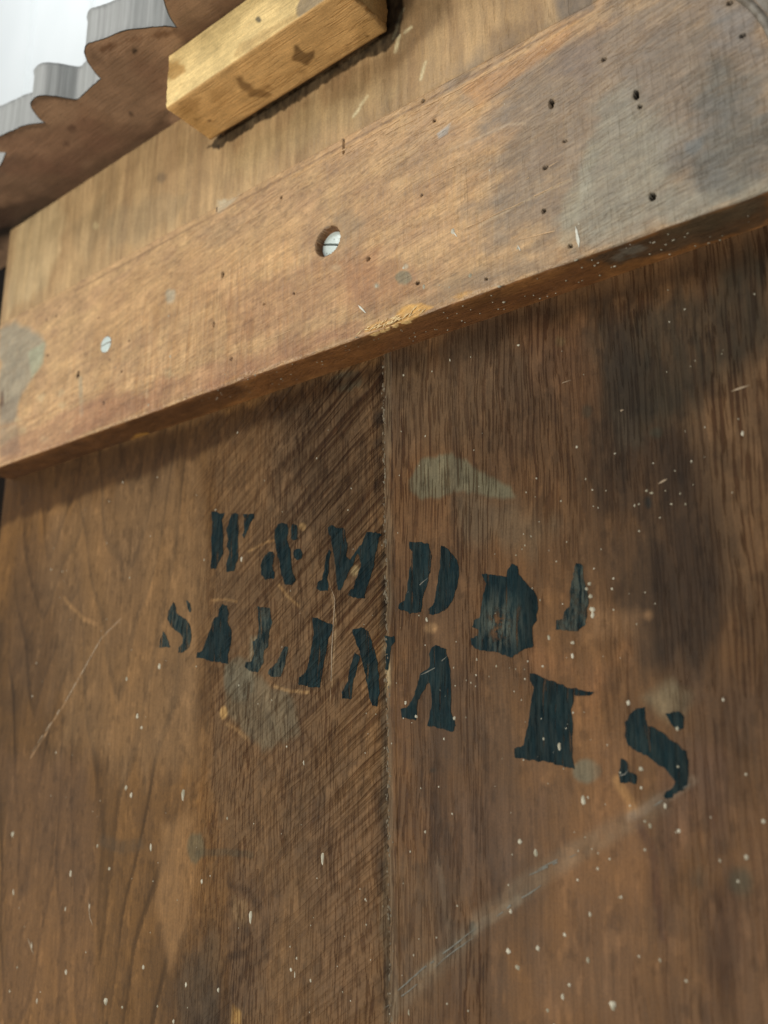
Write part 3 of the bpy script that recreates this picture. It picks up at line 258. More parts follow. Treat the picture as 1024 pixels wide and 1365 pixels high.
('crest','p',[(-0.36344,-0.07772),(-0.30429,-0.07382),(-0.26612,-0.06955),(-0.28686,-0.04699),(-0.37876,-0.06261)],'#54392b',0.6,5,0.6),
('rail','p',[(-0.62727,0.21984),(-0.56513,0.23057),(-0.48965,0.22955),(-0.40851,0.22442),(-0.3461,0.22197),(-0.25895,0.21632),(-0.2564,0.20794),(-0.36513,0.20754),(-0.47838,0.2072),(-0.62447,0.20546)],'#9c6f55',0.5,4,0.8),
('rail','p',[(-0.36817,0.26459),(-0.29215,0.26288),(-0.24829,0.25115),(-0.25889,0.22756),(-0.30316,0.22345),(-0.36649,0.23304)],'#a87a58',0.4,8,0.9),
('bunder','p',[(-0.38407,0.38812),(-0.34702,0.37193),(-0.29986,0.36683),(-0.24654,0.36777),(-0.23416,0.34883),(-0.38445,0.3478)],'#a67c48',0.35,6,1),
('bunder','p',[(-0.24654,0.36777),(-0.2333,0.36406),(-0.23245,0.34751),(-0.25749,0.34728)],'#94703e',0.5,3,0.8)]
HOLES=[
(-0.27077,0.33116,0.8,5.5),
(-0.21424,0.33314,1,1),
(-0.20736,0.31663,0.9,1),
(-0.14013,0.29242,1.2,2.6),
(-0.13472,0.26863,0.8,0.8),
(-0.14548,0.25922,1.1,1.1),
(-0.14774,0.2365,1.1,1.1),
(-0.13602,0.21323,1,1),
(-0.09941,0.27592,1.2,2.6),
(-0.0983,0.26895,0.9,0.9),
(-0.11257,0.30248,1,1),
(-0.05609,0.29928,1.1,1.1),
(-0.05298,0.28072,1.1,1.1),
(-0.09684,0.22218,1.3,2),
(-0.21681,0.27502,0.9,0.9),
(-0.25298,0.25061,1.2,1.2),
(-0.22053,0.22446,1.1,1.1),
(-0.37128,0.28372,1.2,2),
(-0.32061,0.31851,0.8,1.1),
(-0.37986,0.33501,0.8,2),
(-0.36054,0.2222,1,1),
(-0.37785,0.25099,0.8,2),
(-0.46621,0.26639,0.8,0.8),
(-0.48771,0.25773,0.9,1),
(-0.47239,0.2448,0.9,1),
(-0.33311,0.2502,1,0.7),
(-0.30841,0.24872,0.7,0.8),
(-0.52603,0.2573,1.8,3),
(-0.49097,0.22591,1.2,1.5),
(-0.56984,0.28576,1.3,1.2),
(-0.57709,0.31826,1,1),
(-0.56335,0.31707,1,1),
(-0.506,0.29721,0.8,0.8),
(-0.52423,0.27185,0.8,0.8),
(-0.18031,0.21225,0.8,0.6)]
SPECKS=[
('panel',-0.37277,0.10213,3,1.4),
('panel',-0.44523,0.0413,3.2,2),
('panel',-0.47879,0.03471,2.6,1.6),
('panel',-0.4652,0.01026,3,2),
('panel',-0.45987,0.00315,2.4,1.6),
('panel',-0.44594,0.04086,3,1.6),
('panel',-0.47223,-0.03387,2.6,2),
('panel',-0.46639,-0.03822,2.8,1.8),
('panel',-0.41671,-0.03609,6,2.4),
('panel',-0.30552,-0.06353,5.5,1.8),
('panel',-0.35673,-0.09685,6,2),
('panel',-0.59962,-0.06935,3.5,2.6),
('panel',-0.5916,-0.10734,4,1.2),
('panel',-0.5254,-0.08958,4,1.4),
('panel',-0.49805,-0.07061,2,1.4),
('panel',-0.48383,-0.08299,2,1.8),
('panel',-0.44501,-0.13424,2.2,1.6),
('panel',-0.52205,-0.14769,2.6,2),
('panel',-0.47882,-0.15755,3.5,3),
('panel',-0.46251,-0.15813,1.6,1.4),
('panel',-0.55203,-0.1693,3,1),
('panel',-0.57845,-0.15303,1.4,1.2),
('panel',-0.58495,-0.16866,1.4,1.2),
('panel',-0.32637,-0.11858,1.8,1.4),
('panel',-0.31292,-0.12179,1.6,1),
('panel',-0.32371,-0.12063,3,0.7),
('panel',-0.40654,-0.13761,2.4,1.4),
('panel',-0.41594,-0.15769,2,1.4),
('panel',-0.39691,-0.08275,2.4,1.4),
('panel',-0.37755,-0.04776,1.8,1),
('panel',-0.4442,-0.06787,4,1.4),
('panel',-0.44033,-0.08661,1,0.8),
('panel',-0.31937,-0.01669,2.6,1),
('panel',-0.56356,-0.13816,5,0.9),
('panel',-0.50221,-0.10763,4,0.9),
('panel',-0.52822,-0.11126,2.6,1),
('panel',-0.38003,-0.13619,2,1.6),
('panel',-0.43025,-0.15246,1.4,1.1),
('panel',-0.23682,0.0534,2,1.2),
('panel',-0.22797,0.06238,0.8,0.6),
('panel',-0.17039,0.03959,2.4,1.3),
('panel',-0.17419,0.02708,1,0.8),
('panel',-0.18357,0.02184,0.9,0.8),
('panel',-0.15078,0.05973,1.6,1.6),
('panel',-0.14927,0.05622,1.8,1.8),
('panel',-0.14866,0.0505,2,2.4),
('panel',-0.14887,0.04787,2.4,1.6),
('panel',-0.14919,0.06191,1.4,1.6),
('panel',-0.15893,0.03645,1.4,1.2),
('panel',-0.15969,0.0309,2,1.2),
('panel',-0.13796,0.06298,1,1),
('panel',-0.13901,0.05846,1,1),
('panel',-0.13909,0.04929,0.8,0.7),
('panel',-0.17564,0.01029,0.8,0.7),
('panel',-0.1764,0.00412,1,0.9),
('panel',-0.17586,-0.0046,1.3,1.1),
('panel',-0.1685,-0.00779,3.4,1.6),
('panel',-0.16477,-0.00021,0.9,1),
('panel',-0.16111,0.0064,1,0.9),
('panel',-0.16393,0.00169,0.8,0.8),
('panel',-0.17928,-0.01229,0.9,0.8),
('panel',-0.17153,-0.01032,1,0.8),
('panel',-0.18642,-0.01364,0.8,0.7),
('panel',-0.1327,-0.01658,1.7,1.7),
('panel',-0.13336,-0.02391,1.2,1),
('panel',-0.14178,-0.01822,1.2,0.9),
('panel',-0.11756,-0.01546,1.2,1.1),
('panel',-0.11641,-0.00068,1.6,1.4),
('panel',-0.1358,0.00987,2,1.6),
('panel',-0.15896,-0.0298,3.4,1.8),
('panel',-0.15683,-0.02852,1,0.8),
('panel',-0.1903,-0.04819,1.9,1.8),
('panel',-0.18288,-0.05229,2.8,1.8),
('panel',-0.13096,-0.03846,1.6,1.2),
('panel',-0.12416,-0.03076,2.4,1),
('panel',-0.11967,-0.0398,1.6,1.2),
('panel',-0.13297,-0.03686,1,1),
('panel',-0.1969,-0.06651,1,0.7),
('panel',-0.16402,-0.06149,1,1),
('panel',-0.15468,-0.05636,1,1),
('panel',-0.14914,-0.05219,0.9,0.9),
('panel',-0.14555,-0.06632,1.1,1.1),
('panel',-0.15935,-0.07422,1.6,1.2),
('panel',-0.17133,-0.08327,1.4,1.3),
('panel',-0.13164,-0.08748,1.4,1),
('panel',-0.19834,-0.09305,2,2),
('panel',-0.19636,-0.07705,1.6,1.4),
('panel',-0.18418,-0.09004,2,1.6),
('panel',-0.16166,-0.09158,2,1.6),
('panel',-0.19431,-0.09894,1.8,2),
('panel',-0.174,-0.10697,2.2,1.2),
('panel',-0.18117,-0.11312,1.4,1.2),
('panel',-0.15236,-0.10649,3,2.4),
('panel',-0.17065,-0.10202,1.4,1.2),
('panel',-0.12214,-0.09341,1,1.2),
('panel',-0.13997,-0.08728,1,0.8),
('panel',-0.09524,-0.04763,1.6,1.4),
('panel',-0.23082,-0.11865,0.9,0.8),
('panel',-0.22506,-0.03827,0.8,0.8),
('panel',-0.24056,-0.04707,1.4,1),
('panel',-0.2356,-0.09231,0.8,0.7),
('panel',-0.25195,-0.12577,2.4,0.8),
('panel',-0.09917,-0.05631,1,0.9),
('panel',-0.13396,-0.04769,0.9,0.9),
('panel',-0.08761,-0.03454,1.6,1.4),
('panel',-0.11771,0.09815,1.1,1.2),
('panel',-0.1199,0.09956,1,1),
('panel',-0.12579,0.0938,1.2,0.8),
('panel',-0.12374,0.09413,0.9,0.8),
('panel',-0.10392,0.09074,1.1,0.8),
('panel',-0.10564,0.09565,0.9,0.6),
('panel',-0.09958,0.10877,1.1,0.7),
('panel',-0.15054,0.12614,1.2,1),
('panel',-0.16018,0.10181,1,0.7),
('panel',-0.17761,0.18585,1,1.4),
('panel',-0.09543,0.17853,1,0.7),
('panel',-0.0665,0.17592,0.8,0.7),
('panel',-0.17652,0.08745,1,0.7),
('panel',-0.1799,0.08359,0.9,0.7),
('panel',-0.18037,0.0891,0.6,0.6),
('panel',-0.14657,0.06836,0.8,0.8),
('panel',-0.07806,0.11634,2,1),
('panel',-0.11517,0.08668,0.8,0.7),
('panel',-0.1248,0.08219,0.9,0.8),
('panel',-0.10985,0.09175,0.7,1),
('panel',-0.13816,0.10288,0.6,0.6),
('panel',-0.14447,0.10438,0.8,0.8),
('panel',-0.25058,0.15674,0.8,0.7),
('panel',-0.20556,0.13642,1,0.6),
('panel',-0.23808,0.04078,0.6,0.6),
('panel',-0.22171,0.02886,0.8,0.6),
('panel',-0.22118,0.02028,0.8,0.6),
('panel',-0.24443,0.00631,1.5,1.6),
('panel',-0.25066,0.01298,1.8,1.2),
('panel',-0.22848,-0.00446,1.2,0.8),
('panel',-0.22987,0.01847,1,0.7),
('panel',-0.22693,0.01552,1,0.8),
('panel',-0.18491,0.07956,0.7,0.7),
('panel',-0.17378,0.05699,0.8,0.6),
('panel',-0.20924,0.02471,0.9,0.7),
('panel',-0.21229,0.02134,0.9,0.7),
('panel',-0.20989,0.0195,0.8,0.5),
('panel',-0.21475,0.02249,0.7,0.5),
('panel',-0.19808,0.02833,1,0.8),
('panel',-0.2484,0.18908,1.4,1),
('panel',-0.2296,0.18609,1,0.8),
('panel',-0.21802,0.18931,1.6,0.8),
('rail',-0.21686,0.22058,2,1.3),
('rail',-0.21807,0.22791,0.01,0.01),
('rail',-0.18904,0.21744,2.4,1.8),
('rail',-0.22856,0.22994,0.01,0.01),
('rail',-0.24746,0.2322,1.6,1.6),
('rail',-0.2294,0.23642,1.6,1.4),
('rail',-0.21684,0.22143,1.8,1.4),
('rail',-0.20722,0.21848,0.8,0.8),
('rail',-0.20146,0.21519,1,0.8),
('rail',-0.17402,0.25431,0.01,0.01),
('rail',-0.19809,0.24586,3,2),
('rail',-0.1309,0.22281,1,0.8),
('rail',-0.42365,0.27165,1.2,1.2),
('rail',-0.41959,0.24085,2,1.4),
('rail',-0.4395,0.21136,2,1.4),
('rail',-0.16248,0.22226,1.4,1),
('rail',-0.20181,0.2829,0.9,0.7),
('rail',-0.17533,0.27123,1.2,0.8),
('rail',-0.33904,0.20534,1,0.8),
('rail',-0.56414,0.37758,0.01,0.01),
('under',-0.173,0.20578,1.3,1.9),
('under',-0.17888,0.19087,1.2,1.6),
('under',-0.19709,0.20035,0.8,1),
('under',-0.21726,0.18298,0.7,0.8),
('under',-0.22734,0.18872,0.6,0.6),
('under',-0.14523,0.19104,0.8,1),
('under',-0.13397,0.20478,0.8,1.6),
('under',-0.12907,0.19527,0.9,1),
('under',-0.13063,0.18562,0.9,0.9),
('under',-0.12195,0.18887,0.9,1.4),
('under',-0.10071,0.19722,0.8,1.6),
('under',-0.09715,0.19219,0.7,0.9),
('under',-0.09334,0.19367,0.8,1.4),
('under',-0.09852,0.18331,0.6,0.8),
('under',-0.08674,0.19503,0.6,1),
('under',-0.08869,0.19295,0.6,0.8),
('under',-0.07724,0.18106,0.8,0.9),
('under',-0.07545,0.18403,0.6,0.7),
('under',-0.08731,0.18298,0.6,0.8),
('under',-0.08185,0.1817,0.6,1.2),
('under',-0.10018,0.18925,0.6,0.9),
('under',-0.26096,0.20629,0.9,1),
('under',-0.2669,0.19695,0.7,0.9),
('under',-0.27545,0.19767,0.7,0.8),
('under',-0.27321,0.19711,0.7,0.8),
('under',-0.16299,0.18315,0.7,0.9),
('under',-0.15906,0.18288,0.5,0.7),
('under',-0.15454,0.18306,0.5,0.7),
('under',-0.16778,0.18975,0.5,0.6),
('under',-0.19432,0.18818,0.5,0.6),
('under',-0.20554,0.18455,0.5,0.6),
('under',-0.33093,0.19154,0.8,1.6),
('under',-0.3218,0.19273,0.6,1),
('under',-0.383,0.19536,0.8,1.5),
('under',-0.29806,0.19148,0.6,0.9)]
SCRATCHES=[
('rail',[(-0.13244,0.22188),(-0.132,0.21783),(-0.13179,0.21082)],1.3,'w'),
('rail',[(-0.25996,0.22475),(-0.25684,0.22101),(-0.25479,0.21809)],1.1,'w'),
('rail',[(-0.19849,0.24732),(-0.19682,0.24363),(-0.19556,0.2414)],0.6,'w'),
('rail',[(-0.16239,0.22384),(-0.161,0.22008)],0.5,'w'),
('panel',[(-0.48978,0.07551),(-0.5097,0.0642),(-0.54446,0.02456),(-0.58579,-0.01395)],0.9,'s'),
('panel',[(-0.24852,0.0683),(-0.24046,0.07132),(-0.23483,0.07454)],0.5,'b'),
('panel',[(-0.24165,0.0262),(-0.2326,0.02942),(-0.22496,0.03444)],0.5,'b'),
('panel',[(-0.14256,-0.01973),(-0.13957,-0.01877),(-0.13813,-0.01697)],0.5,'b'),
('panel',[(-0.26261,-0.12127),(-0.24519,-0.10767),(-0.2182,-0.08864),(-0.21221,-0.08487)],0.6,'b'),
('panel',[(-0.23682,-0.10493),(-0.22849,-0.09824),(-0.21553,-0.08984)],0.5,'b'),
('panel',[(-0.20634,-0.08207),(-0.19278,-0.07217),(-0.17973,-0.06435)],0.7,'b'),
('panel',[(-0.18858,-0.06274),(-0.17388,-0.05553),(-0.16326,-0.05119)],0.6,'b'),
('panel',[(-0.18296,-0.05925),(-0.17022,-0.05288)],0.5,'b'),
('panel',[(-0.26709,-0.12673),(-0.25391,-0.11834),(-0.24531,-0.11235)],0.5,'b'),
('panel',[(-0.12935,-0.03098),(-0.11972,-0.02521),(-0.11286,-0.02161)],0.5,'b'),
('panel',[(-0.16131,0.15893),(-0.15541,0.15929),(-0.15075,0.15957)],0.5,'s'),
('panel',[(-0.0804,0.13549),(-0.07281,0.1365)],0.8,'s'),
('panel',[(-0.12989,0.13854),(-0.12669,0.13884)],0.9,'s'),
('panel',[(-0.11442,0.1016),(-0.11035,0.10319)],0.7,'s'),
('panel',[(-0.3009,0.07799),(-0.29759,0.0693),(-0.29911,0.053),(-0.30048,0.01707)],0.5,'s'),
('panel',[(-0.50357,-0.10335),(-0.50074,-0.11274),(-0.49687,-0.11796)],0.6,'s'),
('panel',[(-0.56897,-0.13331),(-0.56014,-0.14229)],0.7,'s'),
('rail',[(-0.36599,0.22378),(-0.34624,0.22548),(-0.3032,0.22536)],0.4,'t'),
('rail',[(-0.19771,0.24398),(-0.15708,0.24577),(-0.13355,0.24767)],0.4,'t'),
('rail',[(-0.30516,0.32803),(-0.24106,0.32871),(-0.1969,0.32828),(-0.15219,0.32816)],0.6,'t'),
('rail',[(-0.29296,0.3256),(-0.23691,0.32418),(-0.20183,0.32375)],0.5,'t'),
('rail',[(-0.23187,0.31488),(-0.19749,0.31211),(-0.15304,0.31379)],0.35,'t'),
('rail',[(-0.5088,0.31224),(-0.37079,0.31397),(-0.29279,0.31313)],0.4,'t'),
('rail',[(-0.15641,0.25711),(-0.13846,0.25927)],0.4,'t'),
('rail',[(-0.16223,0.22661),(-0.13904,0.22337)],0.4,'t'),
('rail',[(-0.21758,0.28224),(-0.18044,0.28327)],0.35,'t')]
CREST_EDGE=[(-0.35173,-0.0971),(-0.35855,-0.08702),(-0.36187,-0.07872),(-0.36767,-0.08431),(-0.37925,-0.09143),(-0.39125,-0.09774),(-0.40694,-0.1016),(-0.41746,-0.10514),(-0.42382,-0.10306),(-0.43,-0.09665),(-0.4342,-0.08835),(-0.43621,-0.08229),(-0.44996,-0.08166),(-0.46091,-0.08077),(-0.46642,-0.08096),(-0.47131,-0.08658),(-0.47647,-0.09284),(-0.48425,-0.09888),(-0.49399,-0.09868),(-0.50021,-0.09324),(-0.50434,-0.08492),(-0.50439,-0.08104),(-0.51765,-0.08837),(-0.53193,-0.09146),(-0.5442,-0.09385),(-0.55386,-0.09723),(-0.56494,-0.09532),(-0.5636,-0.08783),(-0.55682,-0.08146),(-0.5767,-0.07578),(-0.59186,-0.07602),(-0.6168,-0.07872),(-0.64901,-0.08392),(-0.66586,-0.09708),(-0.72731,-0.09401)]

T = 0.025; ZB = 0.2055; ZC = 0.4285; ZJ = 0.3368

# ------------------------------------------------------------------ helpers
def lin(h):
    c = np.array([int(h[i:i+2], 16) for i in (1, 3, 5)]) / 255.0
    return np.where(c <= .04045, c / 12.92, ((c + .055) / 1.055) ** 2.4)
TAB = np.random.RandomState(3).rand(256, 256)
def vn(u, v, seed=0):
    u = np.asarray(u) + seed * 17.31; v = np.asarray(v) + seed * 9.77
    i = np.floor(u).astype(int); j = np.floor(v).astype(int); a = u - i; b = v - j
    a = a * a * (3 - 2 * a); b = b * b * (3 - 2 * b)
    g = lambda p, q: TAB[p % 256, q % 256]
    return (g(i, j) * (1 - a) + g(i + 1, j) * a) * (1 - b) + (g(i, j + 1) * (1 - a) + g(i + 1, j + 1) * a) * b
def fbm(u, v, seed=0, n=4):
    s = 0; w = 1; t = 0
    for k in range(n):
        s = s + w * vn(u * 2 ** k, v * 2 ** k, seed + k * 3); t += w; w *= .5
    return s / t
def sstep(a, b, x):
    t = np.clip((x - a) / (b - a), 0, 1); return t * t * (3 - 2 * t)
def sdpoly(px, pz, poly):
    P = np.array(poly); n = len(P); d = np.full(px.shape, 1e9); s = np.zeros(px.shape, bool)
    for i in range(n):
        a = P[i]; b = P[(i + 1) % n]; e = b - a
        wx, wz = px - a[0], pz - a[1]
        h = np.clip((wx * e[0] + wz * e[1]) / (e @ e + 1e-12), 0, 1)
        d = np.minimum(d, (wx - e[0] * h) ** 2 + (wz - e[1] * h) ** 2)
        cond = ((a[1] > pz) != (b[1] > pz))
        xx = (b[0] - a[0]) * (pz - a[1]) / (b[1] - a[1] + 1e-15) + a[0]
        s ^= cond & (px < xx)
    d = np.sqrt(d); return np.where(s, d, -d)
def sdline(px, pz, pts):
    P = np.array(pts); d = np.full(px.shape, 1e9)
    for i in range(len(P) - 1):
        a = P[i]; e = P[i + 1] - a; wx, wz = px - a[0], pz - a[1]
        h = np.clip((wx * e[0] + wz * e[1]) / (e @ e + 1e-12), 0, 1)
        d = np.minimum(d, (wx - e[0] * h) ** 2 + (wz - e[1] * h) ** 2)
    return np.sqrt(d)
def paint(col, u, v, surface, grain=(1, 1)):
    """lay the stains, marks, painted shade and painted sheen of one surface over its base colour"""
    for q in STAINS_SHADE_SHEEN:
        if q[0] != surface: continue
        pts = np.array(q[2]); soft = q[5] / 1000.; m = soft * 1.5 + .006
        sel = np.where((u > pts[:, 0].min() - m) & (u < pts[:, 0].max() + m) & (v > pts[:, 1].min() - m) & (v < pts[:, 1].max() + m))[0]
        if not len(sel): continue
        U, V = u[sel], v[sel]
        if q[1] == 'p':
            f = 260 if soft < .003 else 90
            amp = q[6] * soft * 2.2
            d = sdpoly(U, V, q[2]) + (fbm(U * f * grain[0], V * f * grain[1], len(pts), 4) - .5) * 2 * amp
            a = sstep(-soft * .9, soft * .9, d)
            a = a * (1 - .35 * q[6] * fbm(U * 400 * grain[0], V * 400 * grain[1], 5, 3))
        else:
            w = q[6] / 2000.
            d = sdline(U + (vn(U * 120, V * 120, 4) - .5) * .0015, V, q[2])
            a = 1 - sstep(w * .5, w * .5 + soft / 1000 + w * .6 if soft > .5 else w + .0008, d)
            a = 1 - sstep(w * .6, w + q[5] / 1000. * .7, d)
            a = a * (.55 + .6 * vn(U * 300, V * 300, 8))
        a = np.clip(a * q[4], 0, 1)[:, None]
        col[sel] = col[sel] * (1 - a) + lin(q[3]) * a
    return col
CAB = Vector((-0.30, 0.0, -0.42))
def link(name, me, mat, parent=None, kind=None, smooth=True):
    o = bpy.data.objects.new(name, me); C.objects.link(o)
    if mat: me.materials.append(mat)
    if smooth: me.polygons.foreach_set('use_smooth', [True] * len(me.polygons))
    if parent:
        o.parent = parent
        if parent.parent is None: o.location = -CAB
    if kind: o['kind'] = kind
    return o
def mesh_np(name, V, F4, caps=()):
    me = bpy.data.meshes.new(name)
    nv, nf = len(V), len(F4); nc = sum(len(c) for c in caps)
    me.vertices.add(nv); me.vertices.foreach_set('co', V.astype(np.float32).ravel())
    me.loops.add(nf * 4 + nc); me.polygons.add(nf + len(caps))
    li = F4.ravel(); st = list(range(0, nf * 4, 4)); p = nf * 4
    for c in caps: li = np.concatenate([li, c]); st.append(p); p += len(c)
    me.loops.foreach_set('vertex_index', li.astype(np.int32)); me.polygons.foreach_set('loop_start', st)
    me.update(calc_edges=True); me.validate(); return me
def setcol(me, col, saw=None, pore=None):
    if pore is not None:
        p_ = me.attributes.new('Pore', 'FLOAT', 'POINT'); p_.data.foreach_set('value', pore.astype(np.float32))
    a = me.attributes.new('Col', 'FLOAT_COLOR', 'POINT')
    a.data.foreach_set('color', np.concatenate([col, np.ones((len(col), 1))], 1).astype(np.float32).ravel())
    if saw is not None:
        b = me.attributes.new('Saw', 'FLOAT', 'POINT'); b.data.foreach_set('value', saw.astype(np.float32))
def loft(name, prof, nrm, xs, disp):
    """prof: closed loop of (y, z); xs along the board; disp(x, y, z, k) = depth pressed in along the normal"""
    n = len(prof); m = len(xs); prof = np.array(prof); nrm = np.array(nrm)
    X = np.repeat(xs, n); Y = np.tile(prof[:, 0], m); Z = np.tile(prof[:, 1], m)
    NY = np.tile(nrm[:, 0], m); NZ = np.tile(nrm[:, 1], m); K = np.tile(np.arange(n), m)
    X2, d = disp(X, Y, Z, K)
    V = np.stack([X2, Y - NY * d, Z - NZ * d], 1)
    i = np.arange(m - 1)[:, None] * n; j = np.arange(n)[None]; j2 = (j + 1) % n
    F = np.stack([i + j, i + j2, i + n + j2, i + n + j], -1).reshape(-1, 4)
    return mesh_np(name, V, F, (np.arange(n)[::-1], np.arange(n) + (m - 1) * n)), X, Y, Z, K
def seg(a, b, step):
    k = max(1, int(round(abs(b - a) / step))); return list(np.linspace(a, b, k + 1)[:-1])

# ------------------------------------------------------------------ materials
class NT:
    def __init__(s, name):
        s.m = bpy.data.materials.new(name); s.m.use_nodes = True; s.t = s.m.node_tree; s.b = s.t.nodes['Principled BSDF']
    def n(s, k, **kw):
        o = s.t.nodes.new(k)
        for a, b in kw.items():
            if a.startswith('i_'): o.inputs[a[2:]].default_value = b
            else: setattr(o, a, b)
        return o
    def l(s, a, b): s.t.links.new(a, b)
    def noise(s, co, scale, rot=None, detail=4, rough=.55, dist=0):
        v = co
        if rot is not None:
            r = s.n('ShaderNodeMapping'); r.inputs['Rotation'].default_value = rot; s.l(v, r.inputs[0]); v = r.outputs[0]
        m = s.n('ShaderNodeMapping'); m.inputs['Scale'].default_value = scale; s.l(v, m.inputs[0])
        q = s.n('ShaderNodeTexNoise', i_Scale=1.0, i_Detail=detail, i_Roughness=rough, i_Distortion=dist); s.l(m.outputs[0], q.inputs['Vector'])
        return q.outputs['Fac']
    def ramp(s, f, a, b, lo, hi):
        r = s.n('ShaderNodeMapRange', interpolation_type='SMOOTHSTEP'); s.l(f, r.inputs[0])
        for i, x in enumerate((a, b, lo, hi)): r.inputs[i + 1].default_value = x
        return r.outputs[0]
    def math(s, op, a, b, c=None):
        m = s.n('ShaderNodeMath', operation=op)
        for i, x in enumerate((a, b, c)):
            if x is None: continue
            if isinstance(x, (int, float)): m.inputs[i].default_value = x
            else: s.l(x, m.inputs[i])
        return m.outputs[0]
    def mul(s, c, f):
        m = s.n('ShaderNodeVectorMath', operation='SCALE'); s.l(c, m.inputs[0]); s.l(f, m.inputs['Scale']); return m.outputs[0]
    def mix(s, f, a, b):
        m = s.n('ShaderNodeMix', data_type='RGBA')
        if isinstance(f, (int, float)): m.inputs[0].default_value = f
        else: s.l(f, m.inputs[0])
        for i, x in ((6, a), (7, b)):
            if isinstance(x, tuple): m.inputs[i].default_value = (*x, 1)
            else: s.l(x, m.inputs[i])
        return m.outputs[2]

def wood(name, along, streak=(.80, 1.18), sa=(260, 9), pore=.5, pa=(620, 38), pth=(.36, .46), saw=0., sang=0., ss=(250, 9), sth=(.34, .5),
         rough=.5, spec=.35, bump=1., warm=(.42, .31, .21), tilt=0., ink=False, coat=0., pattr=False):
    t = NT(name); co = t.n('ShaderNodeTexCoord').outputs['Object']
    def sc(a): return (a[1], a[0], a[0]) if along == 'X' else (a[0], a[0], a[1])
    warp = t.n('ShaderNodeTexNoise', i_Scale=14.0, i_Detail=2.0); t.l(co, warp.inputs['Vector'])
    wv = t.n('ShaderNodeVectorMath', operation='SCALE'); t.l(warp.outputs['Color'], wv.inputs[0]); wv.inputs['Scale'].default_value = .006
    ad = t.n('ShaderNodeVectorMath', operation='ADD'); t.l(co, ad.inputs[0]); t.l(wv.outputs[0], ad.inputs[1]); cw = ad.outputs[0]
    rt = (0, math.radians(tilt), 0)
    st = t.noise(cw, sc(sa), rt, 5, .6)
    st2 = t.noise(cw, sc((sa[0] * 4, sa[1] * 4)), rt, 3, .6)
    po = t.noise(cw, sc(pa), rt, 2, .5)
    fine = t.noise(co, (900, 900, 900), None, 3, .7)
    mot = t.noise(co, (60, 60, 60), None, 5, .6)
    pm = t.ramp(po, pth[0], pth[1], 1, 0)                     # 1 in a pore
    dens = t.ramp(t.noise(cw, sc((45, 5)), rt, 3, .5), .35, .65, .45, 1.0)
    pm = t.math('MULTIPLY', pm, dens)
    if pattr: pm = t.math('MULTIPLY', pm, t.n('ShaderNodeAttribute', attribute_name='Pore').outputs['Fac'])
    if ink:
        base = t.mix(t.ramp(mot, .35, .7, 0, 1), (0.004, 0.0145, 0.019), (0.0085, 0.021, 0.024))
    else:
        a = t.n('ShaderNodeAttribute', attribute_name='Col'); base = a.outputs['Color']
    f = t.ramp(st, .3, .7, streak[0], streak[1])
    f = t.math('MULTIPLY', f, t.ramp(st2, .25, .75, .90, 1.10))
    f = t.math('MULTIPLY', f, t.ramp(mot, .3, .7, .90, 1.10))
    f = t.math('MULTIPLY', f, t.ramp(fine, .3, .72, .88, 1.12))
    colr = t.mul(base, f)
    dark = t.n('ShaderNodeVectorMath', operation='MULTIPLY'); t.l(colr, dark.inputs[0]); dark.inputs[1].default_value = warm
    colr = t.mix(t.math('MULTIPLY', pm, pore), colr, dark.outputs[0])
    h = t.math('MULTIPLY', pm, -0.9); h = t.math('ADD', h, t.math('MULTIPLY', st2, .6)); h = t.math('ADD', h, t.math('MULTIPLY', fine, .35))
    if saw > 0:
        rot = (0, math.radians(sang), 0)
        s1 = t.noise(cw, (ss[1], ss[0], ss[0]), rot, 3, .55)
        line = t.ramp(s1, sth[0], sth[1], 1, 0)
        s2 = t.noise(co, (ss[1] * 3, ss[0] * 2.2, ss[0] * 2.2), rot, 3, .6)
        line = t.math('MAXIMUM', line, t.ramp(s2, .32, .46, .6, 0))
        at = t.n('ShaderNodeAttribute', attribute_name='Saw').outputs['Fac']
        lm = t.math('MULTIPLY', line, at)
        dk = t.n('ShaderNodeVectorMath', operation='MULTIPLY'); t.l(colr, dk.inputs[0]); dk.inputs[1].default_value = warm
        colr = t.mix(t.math('MULTIPLY', lm, saw), colr, dk.outputs[0])
        hi = t.math('MULTIPLY', t.ramp(s2, .52, .66, 0, .45), at)
        colr = t.mix(t.math('MULTIPLY', hi, saw), colr, t.mul(colr, t.ramp(s1, 0, 1, 1.35, 1.5)))
        h = t.math('ADD', h, t.math('MULTIPLY', lm, -2.2))
    if ink:
        at = t.n('ShaderNodeAttribute', attribute_name='Wear').outputs['Fac']
        colr = t.mix(t.math('MULTIPLY', at, t.ramp(t.noise(cw, sc((500, 90)), rt, 4, .65), .38, .62, 0, .75)), colr, (.13, .14, .11))
        gone = t.math('MULTIPLY', t.ramp(t.noise(cw, sc((620, 45)), rt, 4, .7), .56, .66, 0, 1), t.ramp(at, 0, 1, .7, 1.0))
        gone = t.math('MAXIMUM', gone, t.math('MULTIPLY', t.ramp(at, .35, 1., 0, 1), t.ramp(t.noise(co, (210, 210, 150), None, 4, .65), .45, .60, 0, 1)))
        inv = t.math('SUBTRACT', 1.0, gone); t.l(inv, t.b.inputs['Alpha'])
    t.l(colr, t.b.inputs['Base Color'])
    t.l(t.ramp(t.math('ADD', mot, t.math('MULTIPLY', fine, .4)), .4, 1.1, rough - .08, rough + .12), t.b.inputs['Roughness'])
    t.b.inputs['Specular IOR Level'].default_value = spec
    if coat: t.b.inputs['Coat Weight'].default_value = coat; t.b.inputs['Coat Roughness'].default_value = .38
    bp = t.n('ShaderNodeBump', i_Strength=.8, i_Distance=.00045 * bump); t.l(h, bp.inputs['Height']); t.l(bp.outputs[0], t.b.inputs['Normal'])
    return t.m

